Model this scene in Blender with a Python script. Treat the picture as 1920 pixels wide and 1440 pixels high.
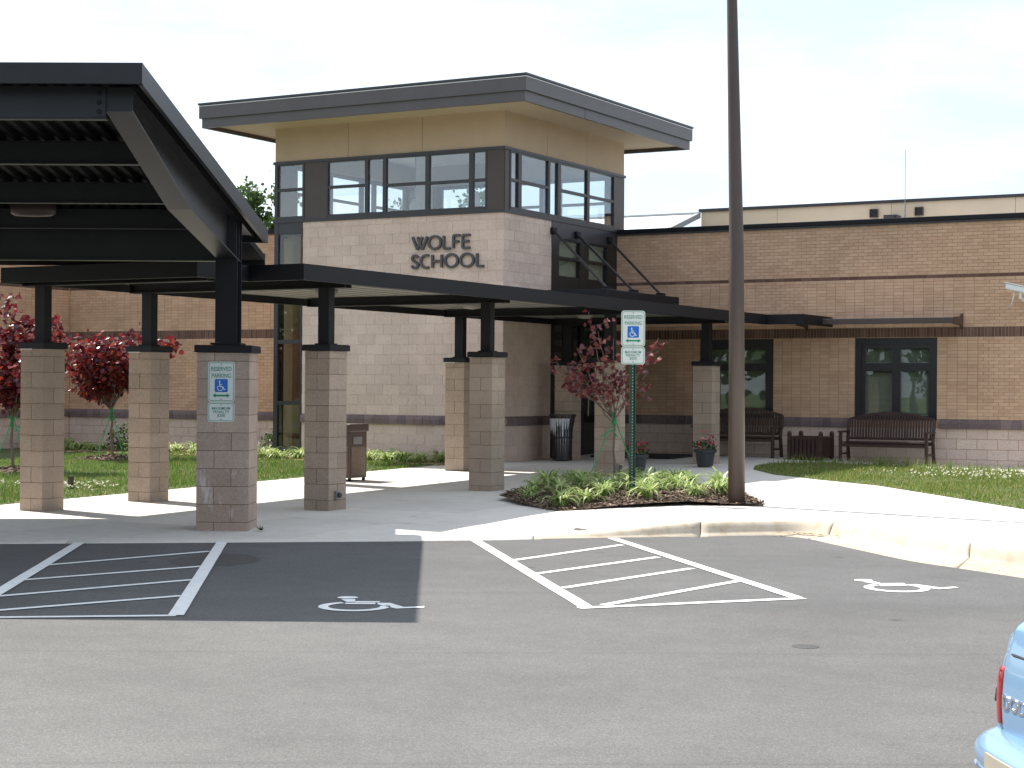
import bpy, bmesh, math, random
from mathutils import Matrix, Vector
random.seed(7)
PI = math.pi
scene = bpy.context.scene
for o in list(bpy.data.objects): bpy.data.objects.remove(o)
COL = scene.collection

# ------------------------------------------------------------------ camera
YAW, PITCH, ROLL = math.radians(29.6246), math.radians(0.1877), math.radians(0.4046)
CAM = Vector((17.0928, -29.6969, 1.4385))
fw = Vector((-math.sin(YAW)*math.cos(PITCH), math.cos(YAW)*math.cos(PITCH), math.sin(PITCH)))
rt = Vector((math.cos(YAW), math.sin(YAW), 0)); up = rt.cross(fw)
RX = rt*math.cos(ROLL) + up*math.sin(ROLL); UX = -rt*math.sin(ROLL) + up*math.cos(ROLL)
cd = bpy.data.cameras.new('camera'); co = bpy.data.objects.new('camera', cd); COL.objects.link(co)
cd.sensor_width = 36; cd.lens = 3299.67/1920*36; cd.clip_start = .1; cd.clip_end = 3000
co.matrix_world = Matrix(((RX.x, UX.x, -fw.x, CAM.x), (RX.y, UX.y, -fw.y, CAM.y), (RX.z, UX.z, -fw.z, CAM.z), (0, 0, 0, 1)))
scene.camera = co
def xc(X, Y): return (X-CAM.x)*rt.x + (Y-CAM.y)*rt.y
def CW(x, d): return (CAM.x + x*rt.x - d*rt.y, CAM.y + x*rt.y + d*rt.x)     # metres right of / ahead of the viewpoint -> plan

# ------------------------------------------------------------------ sky, sun, exposure
SUN = Vector((-0.5859, 0.1245, 0.8007)).normalized()
w = bpy.data.worlds.new('World'); scene.world = w; w.use_nodes = True
nt = w.node_tree; nt.nodes.clear()
sky = nt.nodes.new('ShaderNodeTexSky'); sky.sky_type = 'NISHITA'; sky.sun_disc = False
sky.sun_elevation = math.asin(SUN.z); sky.sun_rotation = math.atan2(SUN.x, SUN.y)
sky.air_density = 1.0; sky.dust_density = 1.2; sky.ozone_density = 1.0
bg = nt.nodes.new('ShaderNodeBackground'); bg.inputs['Strength'].default_value = .12
wo = nt.nodes.new('ShaderNodeOutputWorld')
tc = nt.nodes.new('ShaderNodeTexCoord'); mp = nt.nodes.new('ShaderNodeMapping'); mp.inputs['Scale'].default_value = (1, 1, 3.5)
nz = nt.nodes.new('ShaderNodeTexNoise'); nz.inputs['Scale'].default_value = 4.5; nz.inputs['Detail'].default_value = 7; nz.inputs['Roughness'].default_value = .62
cr = nt.nodes.new('ShaderNodeValToRGB'); cr.color_ramp.elements[0].position = .40; cr.color_ramp.elements[1].position = .68
cr.color_ramp.elements[0].color = (0, 0, 0, 1); cr.color_ramp.elements[1].color = (1, 1, 1, 1)
mx = nt.nodes.new('ShaderNodeMix'); mx.data_type = 'RGBA'
mx.inputs['Factor'].default_value = .80       # bright haze over the whole sky, with thin white cloud in it
hz = nt.nodes.new('ShaderNodeMix'); hz.data_type = 'RGBA'; hz.inputs['A'].default_value = (2.40, 2.85, 3.4, 1); hz.inputs['B'].default_value = (3.4, 3.5, 3.6, 1)
nt.links.new(tc.outputs['Generated'], mp.inputs['Vector']); nt.links.new(mp.outputs[0], nz.inputs['Vector'])
nt.links.new(nz.outputs['Fac'], cr.inputs[0]); nt.links.new(cr.outputs[0], hz.inputs['Factor']); nt.links.new(hz.outputs['Result'], mx.inputs['B'])
nt.links.new(sky.outputs[0], mx.inputs['A']); nt.links.new(mx.outputs['Result'], bg.inputs['Color'])
nt.links.new(bg.outputs[0], wo.inputs[0])
sl = bpy.data.lights.new('sun', 'SUN'); sl.energy = 3.1; sl.angle = math.radians(.53); sl.color = (1, .955, .89)
so = bpy.data.objects.new('sun', sl); COL.objects.link(so); so.rotation_euler = (-SUN).to_track_quat('-Z', 'Y').to_euler(); so.location = (-20, 5, 25)
scene.view_settings.view_transform = 'Standard'; scene.view_settings.look = 'None'
scene.view_settings.exposure = 1.5; scene.view_settings.gamma = 1
scene.render.engine = 'CYCLES'

# ------------------------------------------------------------------ ground levels
def sst(t): t = max(0, min(1, t)); return t*t*(3-2*t)
ASP = -.225
Tp = [(-16,17.0),(-8,18.3),(-5.4,18.75),(-2.75,19.1),(-.43,19.5),(.25,19.72),(1.16,19.98),(2.2,20.40),(2.95,20.66),(3.45,20.70),(3.75,20.4),(4.03,19.9),(4.45,18.53),(4.65,17.8),(4.95,16.98),(5.6,15.4),(6.5,13.6),(8,11.6),(11,9.5)]
def dcm(X, Y): return -(X-CAM.x)*rt.y + (Y-CAM.y)*rt.x
def kerb_d(x):
    for (x0, d0), (x1, d1) in zip(Tp[:9], Tp[1:9]):
        if x0 <= x <= x1: return d0+(d1-d0)*(x-x0)/(x1-x0)
    return 17.0 if x < 0 else 20.7
def g(X, Y):
    Yc = max(min(Y, 6), -18); q = sst((Yc+8)/8); x = xc(X, Y)
    t = sst((xc(X, Yc)-.2)/2)*(1-q) + sst((X-4)/4)*q
    z = (.02+.0145*Yc)*(1-t) + (-.026+.0053*Yc)*t
    if x < 2.2:
        k_ = (1-sst((dcm(X, Y)-kerb_d(x))/1.1))*(1-sst((x-.1)/2.1)); z += (ASP+.018-z)*k_
    return z

# ------------------------------------------------------------------ materials
def srgb(r, gg, b): return tuple(((c/255+.055)/1.055)**2.4 if c > 10 else c/255/12.92 for c in (r, gg, b)) + (1,)
class NT:
    def __init__(s, name):
        s.m = bpy.data.materials.new(name); s.m.use_nodes = True; s.t = s.m.node_tree; s.b = s.t.nodes['Principled BSDF']; s.out = s.t.nodes['Material Output']
    def n(s, typ, **kw):
        x = s.t.nodes.new('ShaderNode'+typ)
        for k, v in kw.items(): setattr(x, k, v)
        return x
    def l(s, a, b): s.t.links.new(a, b)
    def noise(s, scale, detail=4, rough=.55, coord=None):
        x = s.n('TexNoise'); x.inputs['Scale'].default_value = scale; x.inputs['Detail'].default_value = detail; x.inputs['Roughness'].default_value = rough
        if coord: s.l(coord, x.inputs['Vector'])
        return x
    def ramp(s, src, stops):
        x = s.n('ValToRGB'); e = x.color_ramp.elements
        while len(e) < len(stops): e.new(.5)
        for i, (p, c) in enumerate(stops):
            e[i].position = p; e[i].color = c if len(c) == 4 else tuple(c)+(1,)
        s.l(src, x.inputs[0]); return x.outputs[0]
    def mix(s, f, a, b, mode='MIX'):
        x = s.n('Mix', data_type='RGBA', blend_type=mode)
        for k, v in (('Factor', f), ('A', a), ('B', b)):
            if hasattr(v, 'links') or hasattr(v, 'is_linked'): s.l(v, x.inputs[k])
            else: x.inputs[k].default_value = v if k == 'Factor' or len(v) == 4 else tuple(v)+(1,)
        return x.outputs['Result']
    def bump(s, h, strength, dist):
        x = s.n('Bump'); x.inputs['Strength'].default_value = strength; x.inputs['Distance'].default_value = dist
        s.l(h, x.inputs['Height']); s.l(x.outputs[0], s.b.inputs['Normal'])
    def pos(s): return s.n('NewGeometry').outputs['Position']
    def rnd(s):      # one random number for each brick, block or leaf, single or joined
        a = s.n('Attribute', attribute_name='rnd'); oi = s.n('ObjectInfo')
        m = s.n('Math', operation='ADD'); s.l(a.outputs['Fac'], m.inputs[0]); s.l(oi.outputs['Random'], m.inputs[1])
        f = s.n('Math', operation='FRACT'); s.l(m.outputs[0], f.inputs[0]); return f.outputs[0]
M = {}
def flat(name, col, rough=.5, metal=0, var=.12, scale=6, bump=0, spec=.5):
    k = NT(name); c = k.noise(scale, 5, .6, k.pos())
    lo = tuple(v*(1-var) for v in col[:3]); hi = tuple(min(1, v*(1+var)) for v in col[:3])
    k.l(k.ramp(c.outputs['Fac'], [(.3, lo), (.7, hi)]), k.b.inputs['Base Color'])
    k.b.inputs['Roughness'].default_value = rough; k.b.inputs['Metallic'].default_value = metal; k.b.inputs['Specular IOR Level'].default_value = spec
    if bump:
        h = k.noise(scale*25, 3, .6, k.pos()); k.bump(h.outputs['Fac'], bump, .004)
    M[name] = k.m; return k
def masonry(name, stops, rough=.9, grain=140, gb=.35, dirt=.15, spec=.25):
    k = NT(name); p = k.pos(); r = k.rnd()
    base = k.ramp(r, stops)
    n1 = k.noise(grain, 3, .7, p); gr = k.ramp(n1.outputs['Fac'], [(.3, (.72,)*3), (.55, (1,)*3), (.8, (1.22,)*3)])
    c = k.mix(1, base, gr, 'MULTIPLY')
    n2 = k.noise(1.1, 5, .65, p); d = k.ramp(n2.outputs['Fac'], [(.35, (1-dirt,)*3), (.65, (1+dirt*.5,)*3)])
    c = k.mix(1, c, d, 'MULTIPLY'); k.l(c, k.b.inputs['Base Color'])
    k.b.inputs['Roughness'].default_value = rough; k.b.inputs['Specular IOR Level'].default_value = spec
    k.bump(n1.outputs['Fac'], gb, .004); M[name] = k.m; return k
masonry('tan_brick', [(0, (0.578, 0.367, 0.240)), (.35, (0.633, 0.412, 0.278)), (.7, (0.675, 0.445, 0.303)), (1, (0.606, 0.380, 0.253))], dirt=.12)
masonry('brown_brick', [(0, (0.127, 0.069, 0.057)), (.5, (0.167, 0.092, 0.074)), (1, (0.207, 0.121, 0.098))], dirt=.1)
masonry('ledge_brick', [(0, (0.165, 0.119, 0.123)), (.5, (0.209, 0.154, 0.156)), (1, (0.253, 0.182, 0.176))], dirt=.2, rough=.75)
masonry('pink_block', [(0, (0.672, 0.514, 0.428)), (.4, (0.716, 0.550, 0.464)), (.75, (0.752, 0.585, 0.490)), (1, (0.686, 0.521, 0.442))], grain=70, gb=.5, dirt=.1)
masonry('buff_block', [(0, (0.342, 0.267, 0.207)), (.4, (0.378, 0.297, 0.233)), (.75, (0.410, 0.323, 0.255)), (1, (0.356, 0.275, 0.216))], grain=70, gb=.5, dirt=.14)
masonry('mortar_brown', [(0, (0.471, 0.288, 0.191)), (1, (0.471, 0.288, 0.191))], grain=200)
masonry('mortar_tan', [(0, (.44, .32, .21)), (1, (.44, .32, .21))], grain=200)
masonry('mortar_pink', [(0, (0.675, 0.487, 0.386)), (1, (0.675, 0.487, 0.386))], grain=200)
masonry('mortar_column', [(0, (.23, .165, .115)), (1, (.23, .165, .115))], grain=200)
# stained block for the big sign column: white lime bloom running down
k = masonry('stained_block', [(0, (0.384, 0.289, 0.233)), (.5, (0.433, 0.328, 0.268)), (1, (0.471, 0.359, 0.291))], grain=70, gb=.5, dirt=.2)
src = k.b.inputs['Base Color'].links[0].from_socket
mpn = k.n('Mapping'); mpn.inputs['Scale'].default_value = (5, 5, 1.6); k.l(k.pos(), mpn.inputs['Vector'])
nn = k.noise(1.6, 6, .7, mpn.outputs[0]); sx = k.n('SeparateXYZ'); k.l(k.pos(), sx.inputs[0])
hm = k.n('MapRange'); hm.inputs['From Min'].default_value = 1.0; hm.inputs['From Max'].default_value = .5; k.l(sx.outputs['Z'], hm.inputs['Value'])
st = k.ramp(nn.outputs['Fac'], [(.56, (0, 0, 0)), (.70, (.75,)*3)])
ml = k.n('Math', operation='MULTIPLY'); k.l(st, ml.inputs[0]); k.l(hm.outputs[0], ml.inputs[1])
k.l(k.mix(ml.outputs[0], src, (.62, .58, .56)), k.b.inputs['Base Color'])

flat('stucco', (.50, .375, .265), .9, var=.05, scale=2, bump=.25)
flat('cream_wall', (.70, .55, .40), .9, var=.06, scale=1)
flat('soffit', (.62, .50, .365), .85, var=.04, scale=2)
flat('black_steel', (.0065, .0065, .0095), .55, var=.2, scale=3, spec=.28)
flat('deck_black', (.004, .004, .0045), .75, var=.2, scale=3, spec=.15)
flat('shelter_steel', (.015, .016, .020), .42, var=.18, scale=3, spec=.38)
flat('fascia_metal', (.080, .069, .069), .40, 0, var=.08, scale=2)
flat('bronze_frame', (.035, .032, .036), .38, var=.12, scale=3)
flat('bronze_panel', (.068, .046, .041), .45, var=.1, scale=2)
flat('frame_black', (.012, .012, .013), .4, var=.2)
flat('white_trim', (.75, .75, .74), .5, var=.04)
flat('canopy_soffit', (.22, .21, .19), .6, var=.08, scale=2)
flat('pole_paint', (.066, .047, .041), .48, var=.06, scale=2)
flat('letter_metal', (.07, .062, .064), .42, var=.1)
flat('rail_metal', (.32, .30, .30), .35, .6, var=.08)
flat('bench_paint', (.045, .019, .015), .42, var=.25, scale=14)
flat('bin_paint', (.022, .014, .013), .4, var=.2)
flat('bag', (.55, .56, .6), .3, var=.2, scale=18)
flat('pebble', (.17, .12, .085), .8, var=.45, scale=90, bump=.6)
flat('bin_lid', (.075, .045, .036), .5, var=.15)
flat('pot_glaze', (.032, .036, .042), .38, var=.25, scale=20)
flat('soil', (.035, .024, .017), .95, var=.3, scale=30)
flat('sign_white', (.62, .66, .62), .45, var=.03)
flat('sign_green', (.0, .22, .12), .45, var=.05)
flat('sign_grey_green', (.05, .22, .17), .45, var=.05)
flat('sign_blue', (.0, .12, .50), .4, var=.05)
flat('post_green', (.006, .045, .024), .45, var=.15)
flat('strap_green', (.01, .30, .10), .5, var=.1)
flat('blind', (.60, .60, .54), .6, var=.05)
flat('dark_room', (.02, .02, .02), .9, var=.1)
flat('room_white', (.88, .88, .86), .9, var=.03)
flat('chrome', (.7, .7, .72), .12, 1, var=.03)
flat('rubber', (.012, .012, .013), .7, var=.2)
flat('mat_black', (.016, .015, .015), .95, var=.25, scale=60)
flat('camera_white', (.75, .76, .78), .35, var=.03)
flat('bark', (.13, .095, .075), .9, var=.35, scale=25, bump=.4)
flat('twig', (.17, .125, .10), .85, var=.3, scale=30)
flat('white_roof', (.72, .73, .74), .5, var=.04)
flat('roof_grey', (.30, .30, .30), .8, var=.1)
flat('carbody_grey', (.34, .31, .24), .55, var=.06)
flat('paint_line', (.80, .79, .76), .75, var=.10, scale=9, bump=.3)
k = NT('worn_paint'); n = k.noise(38, 6, .7, k.pos()); n2 = k.noise(3, 4, .6, k.pos())
mm = k.n('Math', operation='MULTIPLY'); k.l(n.outputs['Fac'], mm.inputs[0]); k.l(n2.outputs['Fac'], mm.inputs[1])
k.l(k.ramp(mm.outputs[0], [(.10, (.16, .155, .15)), (.17, (.74, .73, .70)), (1, (.84, .83, .80))]), k.b.inputs['Base Color'])
k.b.inputs['Roughness'].default_value = .75; M['worn_paint'] = k.m
# car paint
k = NT('car_blue'); k.b.inputs['Base Color'].default_value = (.20, .40, .66, 1); k.b.inputs['Roughness'].default_value = .32
k.b.inputs['Metallic'].default_value = .35; k.b.inputs['Coat Weight'].default_value = .8; k.b.inputs['Coat Roughness'].default_value = .06
n = k.noise(400, 2, .6, k.pos()); k.l(k.ramp(n.outputs['Fac'], [(.3, (.20, .34, .52)), (.7, (.24, .40, .58))]), k.b.inputs['Base Color']); M['car_blue'] = k.m
k = NT('tail_red'); k.b.inputs['Base Color'].default_value = (.25, .006, .010, 1); k.b.inputs['Roughness'].default_value = .12; k.b.inputs['Coat Weight'].default_value = .6
n = k.noise(60, 2, .5, k.pos()); k.l(k.ramp(n.outputs['Fac'], [(.3, (.20, .004, .008)), (.7, (.29, .010, .012))]), k.b.inputs['Base Color']); M['tail_red'] = k.m
def glass(name, tint, rough=.0, refl=1.0, base=.055):
    k = NT(name); k.t.nodes.remove(k.b)
    tr = k.n('BsdfTransparent'); tr.inputs[0].default_value = tint
    gl = k.n('BsdfGlossy'); gl.inputs['Roughness'].default_value = rough; gl.inputs['Color'].default_value = (.95*refl, .97*refl, 1*refl, 1)
    lwt = k.n('LayerWeight'); lwt.inputs['Blend'].default_value = .5; pw = k.n('Math', operation='POWER'); pw.inputs[1].default_value = 5.0; k.l(lwt.outputs['Facing'], pw.inputs[0])
    fr = k.n('Math', operation='MULTIPLY_ADD'); fr.inputs[1].default_value = .93; fr.inputs[2].default_value = base; k.l(pw.outputs[0], fr.inputs[0])
    nn = k.noise(1.3, 2, .5, k.pos()); bp = k.n('Bump'); bp.inputs['Strength'].default_value = .06; bp.inputs['Distance'].default_value = .02
    k.l(nn.outputs['Fac'], bp.inputs['Height']); k.l(bp.outputs[0], gl.inputs['Normal'])
    mxn = k.n('MixShader'); k.l(fr.outputs[0], mxn.inputs[0]); k.l(tr.outputs[0], mxn.inputs[1]); k.l(gl.outputs[0], mxn.inputs[2])
    k.l(mxn.outputs[0], k.out.inputs['Surface']); M[name] = k.m
glass('clear_glass', (.95, .975, .98, 1), base=.10); glass('tint_glass', (.76, .79, .75, 1), refl=1.0); glass('dark_glass', (.28, .32, .30, 1))
# asphalt
k = NT('asphalt'); p = k.pos()
n1 = k.noise(95, 3, .75, p); n2 = k.noise(.35, 5, .6, p); n3 = k.noise(3.2, 5, .65, p)
c = k.ramp(n1.outputs['Fac'], [(.28, (.070, .068, .066)), (.52, (.118, .115, .111)), (.74, (.20, .195, .19))])
c = k.mix(1, c, k.ramp(n2.outputs['Fac'], [(.3, (.86,)*3), (.7, (1.12,)*3)]), 'MULTIPLY')
c = k.mix(1, c, k.ramp(n3.outputs['Fac'], [(.3, (.92,)*3), (.7, (1.07,)*3)]), 'MULTIPLY')
vo = k.n('TexVoronoi'); vo.inputs['Scale'].default_value = 30; k.l(p, vo.inputs['Vector'])
c = k.mix(k.ramp(vo.outputs['Distance'], [(.035, (.9,)*3), (.075, (0, 0, 0))]), c, (.46, .44, .40))
v2 = k.n('TexVoronoi'); v2.inputs['Scale'].default_value = .75; v2.inputs['Randomness'].default_value = 1; mw = k.n('Vector'+'Math', operation='ADD'); nw = k.noise(9, 3, .6, p); k.l(p, mw.inputs[0]); sc9 = k.n('VectorMath', operation='SCALE'); sc9.inputs['Scale'].default_value = .10; k.l(nw.outputs['Color'], sc9.inputs[0]); k.l(sc9.outputs[0], mw.inputs[1]); k.l(mw.outputs[0], v2.inputs['Vector'])
c = k.mix(1, c, k.ramp(v2.outputs['Distance'], [(.0, (.55,)*3), (.035, (.68,)*3), (.06, (1, 1, 1))]), 'MULTIPLY')
# paving seams that run with the aisle, oil drips
ms = k.n('Mapping'); ms.inputs['Rotation'].default_value = (0, 0, -YAW-.02); k.l(p, ms.inputs['Vector'])
sp = k.n('SeparateXYZ'); k.l(ms.outputs[0], sp.inputs[0]); wv = k.noise(1.1, 3, .5, p)
ad = k.n('Math', operation='MULTIPLY_ADD'); ad.inputs[1].default_value = .10; k.l(wv.outputs['Fac'], ad.inputs[0]); k.l(sp.outputs['Y'], ad.inputs[2])
dv = k.n('Math', operation='DIVIDE'); dv.inputs[1].default_value = 3.3; k.l(ad.outputs[0], dv.inputs[0]); fx = k.n('Math', operation='FRACT'); k.l(dv.outputs[0], fx.inputs[0])
c = k.mix(1, c, k.ramp(fx.outputs[0], [(.0, (.86,)*3), (.008, (.90,)*3), (.02, (1,)*3), (.45, (1.0,)*3), (.72, (.95,)*3), (.93, (1.02,)*3), (1, (1,)*3)]), 'MULTIPLY')
n5 = k.noise(.9, 3, .5, p); c = k.mix(1, c, k.ramp(n5.outputs['Fac'], [(.24, (.84,)*3), (.30, (1,)*3)]), 'MULTIPLY')
mr = k.n('MapRange'); mr.inputs['From Min'].default_value = -21.9; mr.inputs['From Max'].default_value = -20.6; k.l(ad.outputs[0], mr.inputs['Value'])   # the driven aisle is worn paler than the bays
c = k.mix(1, c, k.ramp(mr.outputs[0], [(0, (1.06, 1.05, 1.03)), (1, (.95, .952, .96))]), 'MULTIPLY')
k.l(c, k.b.inputs['Base Color']); k.b.inputs['Roughness'].default_value = .82; k.b.inputs['Specular IOR Level'].default_value = .3
k.bump(n1.outputs['Fac'], .55, .012); M['asphalt'] = k.m
# concrete
def concrete(name, a, b, stain):
    k = NT(name); p = k.pos(); r = k.rnd()
    n1 = k.noise(.8, 6, .65, p); n2 = k.noise(55, 4, .7, p); n3 = k.noise(4.5, 5, .6, p)
    c = k.ramp(n1.outputs['Fac'], [(.3, a), (.7, b)])
    c = k.mix(1, c, k.ramp(n2.outputs['Fac'], [(.3, (.90,)*3), (.7, (1.07,)*3)]), 'MULTIPLY')
    c = k.mix(1, c, k.ramp(n3.outputs['Fac'], [(.30, stain), (.5, (1, 1, 1))]), 'MULTIPLY')
    c = k.mix(1, c, k.ramp(r, [(0, (.93, .93, .93)), (1, (1.05, 1.04, 1.03))]), 'MULTIPLY')
    k.l(c, k.b.inputs['Base Color']); k.b.inputs['Roughness'].default_value = .88; k.b.inputs['Specular IOR Level'].default_value = .25
    k.bump(n2.outputs['Fac'], .3, .004); M[name] = k.m
concrete('concrete', (.62, .58, .52), (.70, .66, .60), (.92, .90, .87))
concrete('kerb_concrete', (.43, .37, .29), (.53, .47, .38), (.80, .74, .66))
concrete('joint_fill', (.10, .09, .08), (.14, .12, .10), (.8, .8, .8))
# ground cover
k = NT('lawn_soil'); p = k.pos(); n1 = k.noise(1.3, 6, .65, p); n2 = k.noise(45, 4, .7, p)
c = k.ramp(n1.outputs['Fac'], [(.30, (.19, .145, .085)), (.48, (.085, .115, .03)), (.7, (.055, .10, .022))])
k.l(k.mix(1, c, k.ramp(n2.outputs['Fac'], [(.3, (.6,)*3), (.7, (1.3,)*3)]), 'MULTIPLY'), k.b.inputs['Base Color']); k.b.inputs['Roughness'].default_value = .95
k.bump(n2.outputs['Fac'], .8, .03); M['lawn_soil'] = k.m
k = NT('mulch_soil'); p = k.pos(); n2 = k.noise(30, 5, .7, p)
k.l(k.ramp(n2.outputs['Fac'], [(.3, (.05, .03, .02)), (.7, (.16, .105, .07))]), k.b.inputs['Base Color']); k.b.inputs['Roughness'].default_value = .95
k.bump(n2.outputs['Fac'], .8, .03); M['mulch_soil'] = k.m
def leafmat(name, stops, rough=.5, trans=.35, spec=.4):
    k = NT(name); r = k.rnd(); c = k.ramp(r, stops)
    k.l(c, k.b.inputs['Base Color']); k.b.inputs['Roughness'].default_value = rough; k.b.inputs['Specular IOR Level'].default_value = spec
    tl = k.n('BsdfTranslucent'); k.l(c, tl.inputs['Color']); ms_ = k.n('MixShader'); ms_.inputs[0].default_value = trans
    k.l(k.b.outputs[0], ms_.inputs[1]); k.l(tl.outputs[0], ms_.inputs[2]); k.l(ms_.outputs[0], k.out.inputs['Surface']); M[name] = k.m
leafmat('grass', [(0, (.085, .17, .026)), (.45, (.14, .24, .038)), (.75, (.20, .29, .055)), (.9, (.29, .27, .11)), (1, (.36, .31, .17))], .6)
leafmat('grass_dry', [(0, (0.101, 0.184, 0.028)), (.35, (0.168, 0.241, 0.040)), (.65, (0.235, 0.287, 0.060)), (.85, (0.336, 0.310, 0.100)), (1, (0.448, 0.402, 0.180))], .6)
leafmat('lily_leaf', [(0, (.17, .27, .06)), (.45, (.33, .43, .12)), (.8, (.50, .57, .24)), (1, (.68, .70, .42))], .45)
leafmat('red_leaf', [(0, (0.072, 0.009, 0.017)), (.5, (0.145, 0.014, 0.022)), (.8, (0.232, 0.026, 0.022)), (1, (0.348, 0.065, 0.031))], .30, .40, .6)
leafmat('plum_leaf', [(0, (0.106, 0.022, 0.029)), (.5, (0.188, 0.036, 0.043)), (.85, (0.275, 0.066, 0.060)), (1, (0.350, 0.120, 0.072))], .28, .35, .7)
leafmat('green_leaf', [(0, (.035, .075, .018)), (.5, (.065, .12, .028)), (1, (.12, .18, .05))], .5)
leafmat('shrub_leaf', [(0, (.02, .05, .012)), (.5, (.045, .09, .02)), (1, (.10, .15, .035))], .45)
leafmat('pink_flower', [(0, (.5, .04, .10)), (.5, (.62, .12, .20)), (1, (.75, .40, .42))], .6)
leafmat('red_flower', [(0, (.45, .01, .03)), (1, (.62, .05, .12))], .6)
leafmat('clover', [(0, (.75, .73, .62)), (1, (.85, .82, .66))], .8)
leafmat('chips', [(0, (.045, .028, .018)), (.5, (.13, .085, .055)), (.85, (.24, .175, .12)), (1, (.40, .32, .24))], .9, .0)
leafmat('straw', [(0, (.30, .22, .11)), (1, (.45, .35, .20))], .8, .1)

# ------------------------------------------------------------------ mesh and object helpers
class MB:
    def __init__(s): s.v = []; s.f = []; s.r = []
    def box(s, x0, x1, y0, y1, z0, z1, r=0.):
        b = len(s.v); s.v += [(x0,y0,z0),(x1,y0,z0),(x1,y1,z0),(x0,y1,z0),(x0,y0,z1),(x1,y0,z1),(x1,y1,z1),(x0,y1,z1)]
        s.f += [(b,b+3,b+2,b+1),(b+4,b+5,b+6,b+7),(b,b+1,b+5,b+4),(b+1,b+2,b+6,b+5),(b+2,b+3,b+7,b+6),(b+3,b,b+4,b+7)]; s.r += [r]*6; return s
    def prism(s, poly, z0, z1, tf=None, r=0.):     # poly ccw in (a,b), extruded along c; tf maps (a,b,c) to xyz
        tf = tf or (lambda a, b, c: (a, b, c)); b = len(s.v); n = len(poly)
        s.v += [tf(p[0], p[1], z0) for p in poly] + [tf(p[0], p[1], z1) for p in poly]
        s.f += [tuple(range(b+n-1, b-1, -1)), tuple(range(b+n, b+2*n))] + [(b+i, b+(i+1) % n, b+n+(i+1) % n, b+n+i) for i in range(n)]; s.r += [r]*(n+2); return s
    def tube(s, pts, rad, n=8, r=0., cap=True):
        pts = [Vector(p) for p in pts]; rads = rad if hasattr(rad, '__len__') else [rad]*len(pts); b = len(s.v)
        for i, p in enumerate(pts):
            d = (pts[min(i+1, len(pts)-1)] - pts[max(i-1, 0)]).normalized()
            a = d.cross(Vector((0, 0, 1)) if abs(d.z) < .9 else Vector((1, 0, 0))).normalized(); c = d.cross(a)
            for j in range(n):
                t = 2*PI*j/n; s.v.append(tuple(p + (a*math.cos(t) + c*math.sin(t))*rads[i]))
        for i in range(len(pts)-1):
            for j in range(n):
                s.f.append((b+i*n+j, b+i*n+(j+1) % n, b+(i+1)*n+(j+1) % n, b+(i+1)*n+j)); s.r.append(r)
        if cap:
            s.f += [tuple(range(b+n-1, b-1, -1)), tuple(range(b+(len(pts)-1)*n, b+len(pts)*n))]; s.r += [r]*2
        return s
    def lathe(s, prof, cx, cy, n=20, r=0.):
        b = len(s.v)
        for (rad, z) in prof:
            for j in range(n): s.v.append((cx+rad*math.cos(2*PI*j/n), cy+rad*math.sin(2*PI*j/n), z))
        for i in range(len(prof)-1):
            for j in range(n): s.f.append((b+i*n+j, b+i*n+(j+1) % n, b+(i+1)*n+(j+1) % n, b+(i+1)*n+j)); s.r.append(r)
        s.f += [tuple(range(b+n-1, b-1, -1)), tuple(range(b+(len(prof)-1)*n, b+len(prof)*n))]; s.r += [r]*2; return s
    def face(s, pts, r=0.):
        b = len(s.v); s.v += [tuple(p) for p in pts]; s.f.append(tuple(range(b, b+len(pts)))); s.r.append(r); return s
    def mesh(s, name, rnd=False, smooth=False, tf=None):
        me = bpy.data.meshes.new(name); me.from_pydata([tf(*v) for v in s.v] if tf else s.v, [], s.f)
        if rnd: a = me.attributes.new('rnd', 'FLOAT', 'FACE'); a.data.foreach_set('value', s.r)
        if smooth: me.polygons.foreach_set('use_smooth', [True]*len(me.polygons))
        me.update(); return me
    def build(s, name, mat, parent=None, rnd=False, smooth=False, tf=None): return ob(name, s.mesh(name, rnd, smooth, tf), mat, parent)
def ob(name, me, mat, parent=None, loc=None, rot=None):
    if mat and not me.materials: me.materials.append(M[mat])
    o = bpy.data.objects.new(name, me); COL.objects.link(o)
    if loc: o.location = loc
    if rot is not None: o.rotation_euler = (0, 0, rot)
    if parent: adopt(o, parent)
    return o
WORLDM = {}
def adopt(o, parent):        # the child's own coordinates are scene coordinates
    o.parent = parent
    m = WORLDM.get(parent.name)
    if m is not None: o.matrix_parent_inverse = m.inverted()
def thing(name, label, cat, loc=(0, 0, 0), group=None, rotz=0):
    o = bpy.data.objects.new(name, None); COL.objects.link(o); o.empty_display_size = .2
    o.location = loc; o.rotation_euler = (0, 0, rotz); o['label'] = label; o['category'] = cat
    if group: o['group'] = group
    WORLDM[o.name] = Matrix.Translation(loc) @ Matrix.Rotation(rotz, 4, 'Z'); return o
def tag(o, label, cat, group=None):
    o['label'] = label; o['category'] = cat
    if group: o['group'] = group
    return o
def struct(o): o['kind'] = 'structure'; return o
def local(o, parent):        # child given in the parent's own coordinates
    o.parent = parent; o.matrix_parent_inverse = Matrix.Identity(4); return o
def bevel(o, w=.01, seg=2):
    m = o.modifiers.new('bevel', 'BEVEL'); m.width = w; m.segments = seg; m.limit_method = 'ANGLE'; return o
def copy_tree(root, loc, rotz=0, label=None):
    r = root.copy(); COL.objects.link(r); r.location = loc; r.rotation_euler = (0, 0, rotz)
    if label: r['label'] = label
    for ch in root.children:
        c = ch.copy(); COL.objects.link(c); c.parent = r
        for q in ch.children:
            d = q.copy(); COL.objects.link(d); d.parent = c
    return r
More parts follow.
